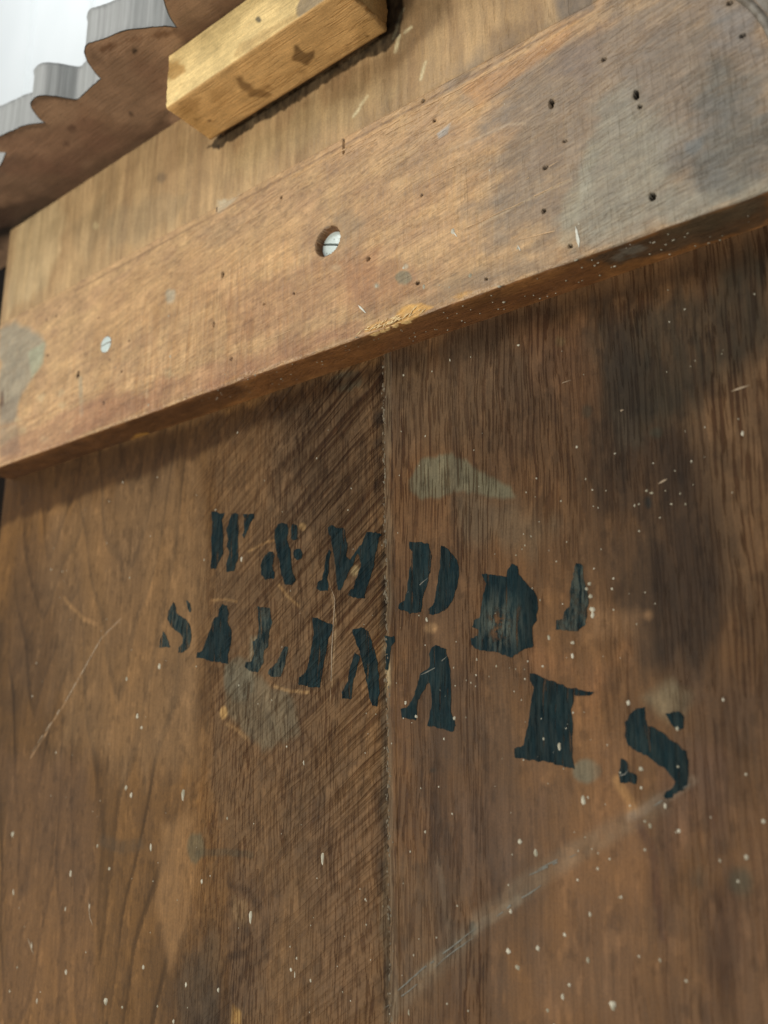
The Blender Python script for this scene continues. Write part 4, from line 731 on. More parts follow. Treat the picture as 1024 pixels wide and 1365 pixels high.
M_left = wood('walnut_rough_sawn', 'Z', pattr=True, streak=(.92, 1.08), pore=.85, pa=(900, 75), pth=(.40, .47), rough=.58, spec=.12, saw=1.0, sang=37, ss=(400, 8), tilt=-1, bump=1.1)
M_right = wood('walnut_open_grain', 'Z', pattr=True, streak=(.90, 1.10), sa=(330, 9), pore=.9, pa=(980, 36), pth=(.41, .48), tilt=-2, bump=1.0, rough=.54, spec=.14)
M_rail = wood('birch_rail_wood', 'X', streak=(.86, 1.14), sa=(300, 30), pore=.5, pa=(1000, 130), pth=(.36, .48), saw=.5, sang=90, ss=(250, 26), sth=(.34, .6), tilt=10, bump=.55, warm=(.72, .62, .52), rough=.44, spec=.45)
M_upper = wood('poplar_board_wood', 'Z', streak=(.88, 1.10), sa=(60, 6), pore=.25, pa=(500, 60), pth=(.34, .44), saw=.35, sang=90, ss=(90, 5), sth=(.32, .6), bump=.5, warm=(.7, .62, .5), rough=.5)
M_crest = wood('walnut_crest_wood', 'X', streak=(.94, 1.07), sa=(200, 12), pore=.15, pa=(700, 60), bump=.4, rough=.55, spec=.3)
M_block = wood('pine_block_wood', 'X', streak=(.91, 1.08), sa=(300, 24), pore=.25, pa=(700, 50), bump=.6, warm=(.7, .58, .42), rough=.6, spec=.25)
M_dark = wood('dark_stile_wood', 'Z', bump=.5, spec=.05)
M_ink_l = wood('stencil_ink_on_rough_wood', 'Z', pore=.5, pa=(750, 60), saw=.8, sang=37, ss=(300, 7), tilt=-1, ink=True, rough=.6, spec=.06, warm=(.5, .5, .5))
M_ink_r = wood('stencil_ink_on_open_grain', 'Z', pore=.6, pa=(950, 42), pth=(.38, .47), tilt=-2, ink=True, rough=.6, spec=.06, warm=(.5, .5, .5))
def plain(name, c1, c2, sc=(400, 400, 400), rough=.5, metal=0., spec=.4, bump=.0002, lo=.35, hi=.65):
    t = NT(name); co = t.n('ShaderNodeTexCoord').outputs['Object']
    n1 = t.noise(co, sc, None, 5, .65)
    t.l(t.mix(t.ramp(n1, lo, hi, 0, 1), c1, c2), t.b.inputs['Base Color'])
    t.b.inputs['Roughness'].default_value = rough; t.b.inputs['Metallic'].default_value = metal; t.b.inputs['Specular IOR Level'].default_value = spec
    bp = t.n('ShaderNodeBump', i_Strength=.7, i_Distance=bump); t.l(n1, bp.inputs['Height']); t.l(bp.outputs[0], t.b.inputs['Normal'])
    return t.m
M_edge = plain('weathered_grey_edge', (.30, .31, .31), (.39, .405, .405), (300, 300, 8), .45, 0, .4, .0002)
M_steel = plain('worn_zinc_screw', (.18, .20, .18), (.66, .76, .74), (420, 420, 420), .35, .25, .6, .0002, .30, .42)
M_slot = plain('grimy_screw_slot', (.012, .012, .010), (.03, .026, .02), rough=.8)
M_speck = plain('cream_paint_spatter', (.30, .27, .19), (.58, .54, .43), (90, 90, 90), .5)
M_pale = plain('white_scrape', (.55, .55, .48), (.75, .74, .66), rough=.6)
M_scr = plain('shallow_scratch', (.26, .19, .12), (.36, .27, .18), (250, 250, 250), rough=.6)
M_bl = plain('pale_grey_scratch', (.10, .095, .075), (.15, .145, .12), (250, 250, 250), rough=.6)
M_tan = plain('raised_fibre', (.50, .32, .17), (.64, .43, .24), (250, 250, 250), rough=.6)
M_splint = plain('torn_fresh_wood', (.60, .42, .20), (.80, .62, .36), (900, 200, 900), .7, 0, .2, .0008)
M_wall = plain('white_painted_boards', (.80, .83, .83), (.86, .88, .88), (3, 3, 1), .6)
M_mould = plain('dusty_brown_moulding', (.13, .11, .085), (.24, .22, .19), (200, 200, 200), .5)

# ------------------------------------------------------------------ wall far behind, white painted boards
wall = bpy.data.objects.new('wall', bpy.data.meshes.new('wall')); C.objects.link(wall); wall['kind'] = 'structure'
bm = bmesh.new(); bmesh.ops.create_cube(bm, size=1, matrix=Matrix.Translation((-1.6, .86, 1.6)) @ Matrix.Diagonal((7, .08, 5.4, 1))); bm.to_mesh(wall.data); bm.free()
wall.data.materials.append(M_wall)
bm = bmesh.new(); bmesh.ops.create_cube(bm, size=1, matrix=Matrix.Diagonal((.3445, .02, 5.4, 1)))
bmesh.ops.bevel(bm, geom=bm.edges[:], offset=.005, segments=2, affect='EDGES'); bme = bpy.data.meshes.new('wall_board'); bm.to_mesh(bme); bm.free(); bme.materials.append(M_wall)
for k in range(18):
    o = bpy.data.objects.new('wall_board', bme); C.objects.link(o); o.parent = wall; o.location = (-1.78 + .35 * (k - 9), .809, 1.6)

# ------------------------------------------------------------------ the cabinet back
cab = bpy.data.objects.new('cabinet_back', None); C.objects.link(cab); cab.location = CAB; cab.empty_display_size = .05
cab['label'] = 'back of an old wooden cabinet, brown planks stencilled W & M under a pale rail'
cab['category'] = 'cabinet'

# planks ------------------------------------------------------------
XS = -0.2630
def plank_prof(y0, step):
    zs = list(np.arange(-.25, .215, step))
    P = [(y0, -.42), (y0, -.34)] + [(y0, z) for z in zs] + [(y0, .25), (y0, .42), (y0 + .014, .42), (y0 + .014, -.42)]
    N = [(-1, 0)] * (len(P) - 2) + [(1, 0)] * 2
    return P, N
def left_h(x, z):
    return .00025 * (fbm(x * 40, z * 15, 2) - .5) + .0007 * sstep(XS - .03, XS, x) * (fbm(x * 90, z * 90, 6) - .3) 
def right_h(x, z):
    return .0003 * (fbm(x * 60, z * 6, 9) - .5)
def plank(name, x0, x1, y0, xs, right):
    P, N = plank_prof(y0, .0009)
    nf = len(P) - 2
    def disp(X, Y, Z, K):
        f = K < nf
        d = np.where(f, right_h(X, Z) if right else left_h(X, Z), 0)
        X2 = X.copy()
        if right:   # ragged left edge with a small rounding
            e = np.clip(1 - (X - XS) / .004, 0, 1)
            X2 = X2 + e * ((fbm(Z * 420, Z * 0, 11) - .5) * .0042 + (vn(Z * 40, Z * 0, 2) - .5) * .0014)
            d = np.where(f, d + .0007 * np.clip(1 - (X - XS) / .0012, 0, 1) ** 2, d)
        return X2, d
    me, X, Y, Z, K = loft(name, P, N, xs, disp)
    g = (fbm(X * 30, Z * 6, 21 if right else 31, 5) - .5)[:, None]; g2 = (fbm(X * 14, Z * 9, 24, 4) - .5)[:, None]
    if right: col = lin('#5f452d') * (1 + .6 * g) + (lin('#7d5936') - lin('#4a3b2c')) * g2 * 1.3
    else: col = lin('#64482a') * (1 + .5 * g) + (lin('#835f34') - lin('#503e28')) * g2 * 1.2
    if not right:   # flat-sawn figure: nested V-shaped growth rings pointing down
        for xc, wd, ph in ((-.487, .075, 0.), (-.585, .05, .4)):
            ax = np.abs(X - xc + .012 * (fbm(X * 9, Z * 7, 33) - .5))
            F = Z * 11 - (ax / .010) ** 1.2 * .27 + 2.4 * (fbm(X * 14, Z * 5, 35, 3) - .5) + ph
            fr_ = F - np.floor(F); m_ = (1 - sstep(wd * .75, wd, ax)) * (.5 + .8 * vn(X * 30, Z * 12, 36)).clip(0, 1)
            col = col * (1 - m_ * (.36 * np.exp(-((fr_ - .1) / .07) ** 2) + .38 * (1 - fr_) - .19))[:, None]
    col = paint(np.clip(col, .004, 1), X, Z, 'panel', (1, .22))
    if not right:   # torn, dirt-filled saw marks beside the seam
        w = sstep(XS - .010, XS, X + (fbm(X * 200, Z * 160, 77, 4) - .5) * .012); col *= (1 - .55 * w * (.5 + vn(X * 300, Z * 200, 78)))[:, None].clip(.25, 1)
    # fine dark dirt and light rubbed spots
    sp = fbm(X * 330, Z * 150, 41, 3); col *= (1 - .22 * sstep(.60, .74, sp))[:, None]
    sp = fbm(X * 250, Z * 100, 47, 3); col *= (1 + .25 * sstep(.62, .76, sp))[:, None]
    saw = sstep(-.44, -.375, X + .05 * (fbm(X * 20, Z * 20, 5) - .5)) * (.28 + .72 * sstep(-.12, .08, Z)) * (.55 + .6 * sstep(-.36, -.28, X)) * (.55 + .8 * fbm(X * 25, Z * 25, 15))
    if right:
        pr = .12 + .88 * sstep(.40, .58, fbm(X * 34, Z * 5, 63, 3) * .7 + .3 * fbm(X * 90, Z * 14, 66, 3))
        pr = np.maximum(pr, .9 * sstep(.06, .12, Z)) * (1 - .6 * sstep(.03, -.06, Z) * sstep(-.20, -.16, X))
        col = col * (1 - .16 * pr)[:, None]
    else:
        pr = sstep(-.425, -.385, X + .03 * (fbm(X * 20, Z * 12, 5) - .5)) * (.6 + .5 * fbm(X * 40, Z * 20, 67)) + .07
    setcol(me, col, saw, pr)
    return link(name, me, M_right if right else M_left, cab)
xsL = np.array([-.662] + list(np.arange(-.660, -.2595, .0009)) + [-.2590])
xsR = np.array(list(np.arange(XS, XS + .006, .0005)) + list(np.arange(XS + .006, -.0, .0009)) + [.03, .08, .14])
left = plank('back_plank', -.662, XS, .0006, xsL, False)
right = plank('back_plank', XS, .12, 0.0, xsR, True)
left['label'] = 'rough sawn brown plank left of the seam'; right['label'] = 'open grained brown plank right of the seam'

# lower rail ----------------------------------------------------------
STEP = .00062; R = .0016
prof = [(-T, z) for z in seg(ZJ - .0002, ZB + R, STEP)]; nr = [(-1, 0)] * len(prof); nF = len(prof)
for k in range(5):
    a = math.pi / 2 * k / 5; prof.append((-T + R - R * math.cos(a), ZB + R - R * math.sin(a))); nr.append((-math.cos(a), -math.sin(a)))
ys = seg(-T + R, 0.002, STEP); prof += [(y, ZB) for y in ys]; nr += [(0, -1)] * len(ys); nU = len(prof)
prof += [(.002, ZB), (.002, ZJ - .0002)]; nr += [(1, 0), (1, 0)]
def uv_rail(X, Y, Z, K):
    return np.where(K < nF, Z, np.where(K < nU, np.minimum(Z, ZB) - (Y + T), Z))
SCREWS = [(-.2827, .2733, .0090, .0064), (-.4936, .2717, .0062, .0004)]
def holes(X, V, d, zmin=-9, zmax=9):
    for (hx, hz, rx, rz) in HOLES:
        if not (zmin < hz < zmax): continue
        sel = np.where((abs(X - hx) < .006) & (abs(V - hz) < .008))[0]
        rr = np.hypot((X[sel] - hx) / rx, (V[sel] - hz) / rz) * 1000 / .9
        d[sel] = np.maximum(d[sel], .006 * (1 - sstep(.8, 1.15, rr)))
    return d
def rail_disp(X, Y, Z, K):
    V = uv_rail(X, Y, Z, K); back = K >= nU
    d = .0005 * (fbm(X * 18, V * 30, 3) - .5) + .00018 * (fbm(X * 150, V * 40, 8) - .5)
    # worn lower corner
    e = np.exp(-((V - ZB) / .0022) ** 2)
    d = d + e * (.0016 * np.clip(fbm(X * 60, X * 0, 12) - .42, 0, 1) * 2.2)
    for c, w, dep in ((-.2395, .013, .0020), (-.205, .010, .0014), (-.347, .007, .0012), (-.392, .008, .0013), (-.15, .006, .0008)):
        d = d + dep * np.exp(-((X - c) / w) ** 2) * np.exp(-((V - ZB - .0015) / .0034) ** 2) * (.35 + 1.1 * fbm(X * 300, V * 420, 31, 3))
    d = np.where(back, 0, d)
    F = K < nF
    dh = holes(X, V, d.copy(), -9, ZJ - .002); d = np.where(F, dh, d)
    X2 = X.copy()
    for (sx, sz, r, dep) in SCREWS:
        rr = np.hypot(X - sx, V - sz)
        rim = r + (fbm(X * 200, V * 200, 17) - .5) * .0009
        near = F & (rr < rim + .0004)
        d = np.where(near, np.maximum(d, dep * (1 - sstep(rim - .0004, rim + .0003, rr))), d)
    return X2, d
xs = np.array([-.651] + list(np.arange(-.6505, .0, STEP)) + [.03, .08, .14])
me, X, Y, Z, K = loft('lower_rail', prof, nr, xs, rail_disp)
V = uv_rail(X, Y, Z, K)
g = (fbm(X * 16, V * 40, 51, 5) - .5)[:, None]; g2 = (fbm(X * 60, V * 120, 54, 4) - .5)[:, None]
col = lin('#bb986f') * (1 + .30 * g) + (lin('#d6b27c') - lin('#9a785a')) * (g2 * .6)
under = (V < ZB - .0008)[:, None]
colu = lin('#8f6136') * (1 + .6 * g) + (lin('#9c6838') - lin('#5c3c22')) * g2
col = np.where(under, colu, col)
col = np.clip(col, .01, 1)
sp = fbm(X * 300, V * 420, 61, 3); col *= (1 - .20 * sstep(.60, .74, sp))[:, None]
f = V > ZB - .0012
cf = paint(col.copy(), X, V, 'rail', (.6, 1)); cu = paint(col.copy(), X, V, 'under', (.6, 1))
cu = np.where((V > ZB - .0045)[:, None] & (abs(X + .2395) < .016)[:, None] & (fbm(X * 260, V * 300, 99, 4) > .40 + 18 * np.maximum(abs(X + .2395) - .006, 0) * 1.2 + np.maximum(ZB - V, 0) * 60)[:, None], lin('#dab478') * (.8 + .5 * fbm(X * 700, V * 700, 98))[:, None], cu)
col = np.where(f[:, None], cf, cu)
for (hx, hz, rx, rz) in HOLES:
    rr = np.hypot((X - hx) / rx, (V - hz) / rz) * 1000 / .9; col *= (1 - .97 * (1 - sstep(1.0, 1.3, rr)) * (V > ZB))[:, None]  # depth shade of the holes multiplied into the colour
for (sx, sz, r, dep) in SCREWS:
    rr = np.hypot(X - sx, V - sz); w = (sstep(r * .8, r, rr) * (1 - sstep(r, r * 1.12, rr)))[:, None]
    wallc = (rr < r * 1.03)[:, None]; col = np.where(wallc, lin('#8a5c30'), col) * (1 - .35 * w)
saw = (1 - sstep(.275, .30, V)) * (.35 + .8 * np.exp(-((X + .40) / .09) ** 2)) * (.4 + .9 * fbm(X * 20, V * 20, 71)) + .25
setcol(me, col, np.where(V < ZB - .001, 0, saw))
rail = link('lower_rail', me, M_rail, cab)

# upper board of the rail ------------------------------------------------
prof = [(-T + .0003, z) for z in seg(ZC - .0002, ZJ, .0010)] + [(-T + .0003, ZJ), (.002, ZJ), (.002, ZC - .0002)]
nr = [(-1, 0)] * (len(prof) - 2) + [(1, 0)] * 2; nF2 = len(prof) - 2
def up_disp(X, Y, Z, K):
    d = .0007 * (fbm(X * 90, Z * 6, 81) - .5) + .0003 * (fbm(X * 30, Z * 30, 82) - .5)
    d = d + .0008 * np.exp(-((Z - ZJ) / .0012) ** 2)
    d = np.where(K < nF2, d, 0); d = np.where(K < nF2, holes(X, Z, d.copy(), ZJ - .002, 9), d); return X.copy(), d
xs = np.array([-.651] + list(np.arange(-.6500, -.10, .0009)) + [-.08, -.05, 0, .08, .14])
me, X, Y, Z, K = loft('upper_rail', prof, nr, xs, up_disp)
g = (fbm(X * 30, Z * 9, 91, 5) - .5)[:, None]; g2 = (fbm(X * 120, Z * 12, 94, 4) - .5)[:, None]
col = lin('#ae9069') * (1 + .35 * g) + (lin('#c2a67a') - lin('#8c7250')) * g2 * .8
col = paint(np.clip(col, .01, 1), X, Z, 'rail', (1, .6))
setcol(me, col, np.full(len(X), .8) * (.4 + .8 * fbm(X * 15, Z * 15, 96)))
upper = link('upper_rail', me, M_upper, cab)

# heads of the two wood screws -------------------------------------------
def screw(x, z, r, y, ang):
    bm = bmesh.new(); w = r * .085; n = 40; dome = r * .10
    for s in (1, -1):
        a0 = math.asin(w / r); pts = [(r * math.cos(a), s * r * math.sin(a)) for a in np.linspace(a0, math.pi - a0, n)]
        rings = []
        for k, (q, yy) in enumerate(((1.0, .0012), (1.0, 0), (.95, -dome * .35), (.6, -dome * .8), (.25, -dome))):
            rings.append([bm.verts.new((px * q, yy, s * w + (pz - s * w) * q)) for px, pz in pts])
        for A, B in zip(rings, rings[1:]):
            for i in range(n):
                j = (i + 1) % n; bm.faces.new((A[i], A[j], B[j], B[i]))
        bm.faces.new(rings[-1])
    bmesh.ops.recalc_face_normals(bm, faces=bm.faces)
    me = bpy.data.meshes.new('screw_head'); bm.to_mesh(me); bm.free()
    o = bpy.data.objects.new('screw_head', me); C.objects.link(o); me.materials.append(M_steel); o.parent = rail
    o.location = (x, y, z); o.rotation_euler = (0, ang, 0)
    bm = bmesh.new(); bmesh.ops.create_circle(bm, cap_ends=True, segments=40, radius=r * .99, matrix=Matrix.Rotation(math.pi / 2, 4, 'X'))
    bmesh.ops.solidify(bm, geom=bm.faces[:], thickness=.0006)
    me = bpy.data.meshes.new('screw_slot'); bm.to_mesh(me); bm.free(); me.materials.append(M_slot)
    q = bpy.data.objects.new('screw_slot', me); C.objects.link(q); q.parent = rail; q.location = (x, y + .0009, z); q.rotation_euler = (0, ang, 0)
screw(SCREWS[0][0], SCREWS[0][1], .0084, -T + .0054, math.radians(22))
screw(SCREWS[1][0], SCREWS[1][1], .0060, -T - .0001, math.radians(-3))

# torn splinters along the lower edge ---------------------------------------
bm = bmesh.new(); rs = random.Random(4)
for k in range(46):
    cx = rs.choice([-.240, -.240, -.246, -.232]) + rs.gauss(0, .0065 if k % 5 else .003)
    L_ = rs.uniform(.002, .007); w = rs.uniform(.0002, .00055); z0 = ZB + .0016 + abs(rs.gauss(0, .0018)); a = rs.gauss(.12, .35)
    y0 = -T - rs.uniform(-.0002, .0001)
    p = [Vector((cx - L_ / 2 * math.cos(a), y0 + .0004, z0 - L_ / 2 * math.sin(a))), Vector((cx, y0 - .0002, z0 + w)), Vector((cx, y0 - .0002, z0 - w)), Vector((cx + L_ / 2 * math.cos(a), y0 - rs.uniform(-.0004, .0003), z0 + L_ / 2 * math.sin(a))), Vector((cx, y0 + .0006, z0))]
    v = [bm.verts.new(q) for q in p]
    for f_ in ((0, 2, 1), (1, 2, 3), (0, 1, 4), (1, 3, 4), (0, 4, 2), (2, 4, 3)): bm.faces.new([v[i] for i in f_])
me = bpy.data.meshes.new('splinters'); bm.to_mesh(me); bm.free(); o = link('splinters', me, M_splint, rail, 'stuff', False)

# crest board -------------------------------------------------------------------
TH = .027
e = [(x, min(y, -.03)) for x, y in CREST_EDGE]
def smooth_pts(p, step=.0012, seed=0):
    out = []
    for i in range(len(p) - 1):
        a = Vector(p[i]); b = Vector(p[i + 1]); p0 = Vector(p[i - 1]) if i else a; p3 = Vector(p[i + 2]) if i + 2 < len(p) else b
        # keep sharp notches sharp: straight tangents when the outline turns hard
        def tan(q0, q1, q2):
            u, v = (q1 - q0), (q2 - q1)
            if u.length < 1e-9 or v.length < 1e-9 or u.angle(v) > 1.2: return Vector((0, 0)), True
            return (q2 - q0) * .5 , False
        t0, s0 = tan(p0, a, b); t1, s1 = tan(a, b, p3)
        if s0: t0 = (b - a)
        if s1: t1 = (b - a)
        L_ = (b - a).length; t0 = t0 * min(1, L_ / max(t0.length, 1e-9)); t1 = t1 * min(1, L_ / max(t1.length, 1e-9))
        k = max(1, int(L_ / step))
        for j in range(k):
            t = j / k; out.append(a * (2 * t**3 - 3 * t**2 + 1) + t0 * (t**3 - 2 * t**2 + t) + b * (-2 * t**3 + 3 * t**2) + t1 * (t**3 - t**2))
    out.append(Vector(p[-1])); return out
# the motif goes on to the right beyond the picture
unit = [(-.3525, -.0966), (-.357, -.0867), (-.3628, -.0783)] + e[3:20]
pts = []
for k in (3, 2, 1): pts += [(x + .1435 * k, y) for x, y in unit[1:-2]]
pts = pts + [(-.338, -.102), (-.348, -.1005)] + e
sm = smooth_pts(pts)
xl = min(p.x for p in sm) - .004
poly = [Vector((p.x, p.y + random.uniform(-.00018, .00018))) for p in sm]
xl = poly[-1].x; xr = poly[0].x
poly = poly + [Vector((xl - .003, -.020)), Vector((xl, .004))] + [Vector((xl + (xr - xl) * t, .004)) for t in np.linspace(.02, 1, 60)]
n = len(poly); inner = []
Pn = np.array([(p.x, p.y) for p in poly])
gx, gy = np.meshgrid(np.arange(xl, xr, .0022), np.arange(-.112, .004, .0022)); gx, gy = gx.ravel(), gy.ravel()
ok = sdpoly(gx, gy, Pn) > .0012
inner = [Vector((a, b)) for a, b in zip(gx[ok], gy[ok])]
vs, es, fs, *_ = delaunay_2d_cdt([Vector(p) for p in poly] + inner, [(i, (i + 1) % n) for i in range(n)], [], 1, 1e-7)
me = bpy.data.meshes.new('crest_board')
me.from_pydata([(v.x, v.y, ZC + .0003 * (vn(v.x * 60, v.y * 60, 3) - .5)) for v in vs], [], [tuple(f) for f in fs])
va = np.array([(v.x, v.y) for v in vs])
g = (fbm(va[:, 0] * 30, va[:, 1] * 60, 101, 5) - .5)[:, None]
col = paint(np.clip(lin('#94765c') * (1 + .5 * g), .01, 1), va[:, 0], va[:, 1], 'crest', (.8, 1))
dj = (va[:, 1] + T)[:, None]; setcol(me, col)
bmt = bmesh.new(); bmt.from_mesh(me)
for f_ in bmt.faces:
    if f_.normal.z > 0: f_.normal_flip()
bmt.to_mesh(me); bmt.free()
crest = link('crest_board', me, M_crest, cab)
# its sawn edge and top, a shell a hair inside the underside's outline
bm = bmesh.new(); lv = 9; rings = []; m = n
for k in range(lv + 1):
    q = k / lv; ring = []
    for i, p in enumerate(poly):
        ridge = .0003 * (vn(i * .45, 0, 5) - .5) + .00012 * (vn(i * .9, q * 6, 7) - .5)
        a = poly[i - 1]; b = poly[(i + 1) % n]; t_ = (b - a); nn = Vector((t_.y, -t_.x)); nn = nn.normalized() if nn.length else nn
        off = ridge - (.0012 * (1 - q * 8) if q < .125 else 0) * .5 - (.0009 if k == lv else 0)
        if p.y > -.02: off = 0
        pp = p + nn * (off if True else 0)
        ring.append(bm.verts.new((pp.x, pp.y, ZC + .00015 + q * TH)))
    rings.append(ring)
for A, B in zip(rings, rings[1:]):
    for i in range(n):
        j = (i + 1) % n; bm.faces.new((A[i], A[j], B[j], B[i]))
bm.faces.new(rings[-1]); bmesh.ops.recalc_face_normals(bm, faces=bm.faces)
me = bpy.data.meshes.new('sawn_edge'); bm.to_mesh(me); bm.free(); link('sawn_edge', me, M_edge, crest)
# a light chip at the far left of the crest
# glue block ----------------------------------------------------------------------
y0, y1, z0, z1 = -.0672, -.0292, .3880, ZC - .0004; st = .0009; r = .0007
prof = [(y0, z) for z in seg(z1, z0 + r, st)]; nr = [(-1, 0)] * len(prof); nA = len(prof)
prof += [(y0 + r * .3, z0 + r * .3)]; nr += [(-.7, -.7)]
q = seg(y0 + r, y1 - r, st); prof += [(y, z0) for y in q]; nr += [(0, -1)] * len(q); nB = len(prof)
prof += [(y1 - r * .3, z0 + r * .3)]; nr += [(.7, -.7)]
q = seg(z0 + r, z1, st); prof += [(y1, z) for z in q] + [(y1, z1)]; nr += [(1, 0)] * (len(q) + 1)
X0, X1 = -.3850, -.2338
def blk(X, Y, Z, K):
    d = .0006 * (fbm(X * 40, Y * 60 + Z * 60, 3) - .5)
    corner = ((K >= nA - 1) & (K <= nA + 1))
    d = d + np.where(corner, .0007 * fbm(X * 120, X * 0, 6), 0)
    X2 = X.copy()
    eL = np.clip(1 - (X - X0) / .003, 0, 1); eR = np.clip(1 - (X1 - X) / .003, 0, 1)
    X2 = X2 + eL * (fbm(Y * 200, Z * 200, 7) - .4) * .003 - eR * (fbm(Y * 250, Z * 250, 9) - .4) * .0045
    d = d + (np.clip(1 - (X - X0) / .0012, 0, 1) ** 2 + np.clip(1 - (X1 - X) / .0012, 0, 1) ** 2) * .0012
    return X2, d
xs = np.array(list(np.arange(X0, X1, .0009)) + [X1])
me, X, Y, Z, K = loft('glue_block', prof, nr, xs, blk)
V = np.where(K < nA, Z, z0 - (Y - y0)); fr = K < nA
g = (fbm(X * 25, V * 60, 111, 5) - .5)[:, None]; g2 = (fbm(X * 160, V * 160, 113, 3) - .5)[:, None]
ca = lin('#e3c78c') * (1 + .35 * g + .3 * g2); cb = lin('#d0a66c') * (1 + .45 * g + .2 * g2)
ca = paint(ca, X, V, 'bfront', (.6, 1)); cb = paint(cb, X, V, 'bunder', (.6, 1))
endw = (sstep(.146, .1515, X - X0) * .35)[:, None]
col = np.where(fr[:, None], ca, cb) * (1 - endw)
setcol(me, np.clip(col, .01, 1)); block = link('glue_block', me, M_block, cab)

# curved moulding at the right end of the rail -----------------------------------------
def circ(p, q, r_):
    ax, ay = p; bx, by = q; cx, cy = r_; d = 2 * (ax * (by - cy) + bx * (cy - ay) + cx * (ay - by))
    ux = ((ax**2 + ay**2) * (by - cy) + (bx**2 + by**2) * (cy - ay) + (cx**2 + cy**2) * (ay - by)) / d
    uy = ((ax**2 + ay**2) * (cx - bx) + (bx**2 + by**2) * (ax - cx) + (cx**2 + cy**2) * (bx - ax)) / d
    return ux, uy
ccx, ccz = circ((-.0539, .2995), (-.0466, .2841), (-.0437, .2715)); Rr = math.hypot(-.0539 - ccx, .2995 - ccz)
bm = bmesh.new(); sec = [(0, .001), (.0004, -.0015), (.0018, -.0022), (.0032, -.0010), (.0040, .0006), (.0062, -.0034), (.0090, -.0046), (.0125, -.0042), (.0150, -.0020), (.0155, .001)]
rings = []
a0 = math.atan2(.2715 - ccz, -.0437 - ccx)
a1 = math.atan2(.2995 - ccz, -.0539 - ccx) + .12
for a in [a0] * 14 + list(np.linspace(a0, a1, 40))[1:] + [a1] * 20:
    k = max(0, 13 - len(rings)) * .005 - max(0, len(rings) - 52) * .006
    rings.append([bm.verts.new((ccx + (Rr + u) * math.cos(a) + k * math.sin(a), -T + y, ccz + (Rr + u) * math.sin(a) - k * math.cos(a))) for u, y in sec])
for A, B in zip(rings, rings[1:]):
    for i in range(len(sec)):
        j = (i + 1) % len(sec); bm.faces.new((A[i], A[j], B[j], B[i]))
bm.faces.new(rings[0]); bm.faces.new(rings[-1][::-1]); bmesh.ops.recalc_face_normals(bm, faces=bm.faces)
me = bpy.data.meshes.new('curved_moulding'); bm.to_mesh(me); bm.free(); link('curved_moulding', me, M_mould, cab)

# side stile beyond the left end of the rail ----------------------------------------------
bm = bmesh.new(); bmesh.ops.create_cube(bm, size=1, matrix=Matrix.Translation((-.775, .030, .03)) @ Matrix.Diagonal((.224, .04, .90, 1)))
bmesh.ops.subdivide_edges(bm, edges=bm.edges[:], cuts=12, use_grid_fill=True)
me = bpy.data.meshes.new('side_stile'); bm.to_mesh(me); bm.free()
setcol(me, np.tile(lin('#120c08'), (len(me.vertices), 1)), np.zeros(len(me.vertices))); link('side_stile', me, M_dark, cab, smooth=False)

def saw_at(x, z): return float(sstep(-.44, -.375, np.float64(x))) * .8 if x < XS else 0.
# stencilled letters: thin ink laid on the planks ------------------------------------------
WEAR = {6: .45, 8: .55, 4: .32, 5: .6}
for li, (ch, strokes) in enumerate(LETTERS):
    V_, F_, Wr = [], [], []
    lastp = None
    for pts in strokes:
        cx = sum(p[0] for p in pts) / len(pts); on_right = cx > XS
        dens = []
        for i in range(len(pts)):
            a = Vector(pts[i]); b = Vector(pts[(i + 1) % len(pts)]); k = max(1, int((b - a).length / .0007))
            for j in range(k):
                p = a.lerp(b, j / k)
                p = p + Vector((vn(p.x * 900, p.y * 350, 3) - .5, vn(p.x * 900, p.y * 350, 9) - .5)) * .0009 + Vector((vn(p.x * 150, p.y * 150, 13) - .5, vn(p.x * 150, p.y * 150, 19) - .5)) * .0006
                dens.append(p)
        A = np.array([(p.x, p.y) for p in dens])
        gx, gz = np.meshgrid(np.arange(A[:, 0].min(), A[:, 0].max(), .0014), np.arange(A[:, 1].min(), A[:, 1].max(), .0014)); gx, gz = gx.ravel(), gz.ravel()
        ok = sdpoly(gx, gz, A) > .0006
        n_ = len(dens)
        vs, es, fs, *_ = delaunay_2d_cdt(dens + [Vector((a, b)) for a, b in zip(gx[ok], gz[ok])], [(i, (i + 1) % n_) for i in range(n_)], [], 1, 1e-7)
        b0 = len(V_)
        for v in vs:
            y = (right_h(v.x, v.y) if v.x > XS else .0006 + left_h(v.x, v.y)) - .00022
            if li == 2 or li == 10:
                if not on_right: y = .0006 + left_h(v.x, v.y) - .00022
            V_.append((v.x, y, v.y))
            w = WEAR.get(li, .12)
            if li == 4: w = .05 + .95 * math.exp(-(((v.x + .196) / .010) ** 2 + ((v.y - .047) / .012) ** 2))
            Wr.append(w)
        F_ += [tuple(b0 + i for i in f) for f in fs]
    me = bpy.data.meshes.new('stencil_letter'); me.from_pydata(V_, [], F_)
    at = me.attributes.new('Wear', 'FLOAT', 'POINT'); at.data.foreach_set('value', Wr)
    at = me.attributes.new('Saw', 'FLOAT', 'POINT'); at.data.foreach_set('value', [saw_at(v[0], v[2]) for v in V_])
    bmt = bmesh.new(); bmt.from_mesh(me)
    for f_ in bmt.faces:
        if f_.normal.y > 0: f_.normal_flip()
    bmt.to_mesh(me); bmt.free()
    R_ = np.mean([v[0] for v in V_]) > XS
    o = link('stencil_letter', me, M_ink_r if R_ else M_ink_l, right if R_ else left, smooth=True)
    o['label'] = 'blue-black stencilled letter ' + ch if ch != '&' else 'blue-black stencilled ampersand'

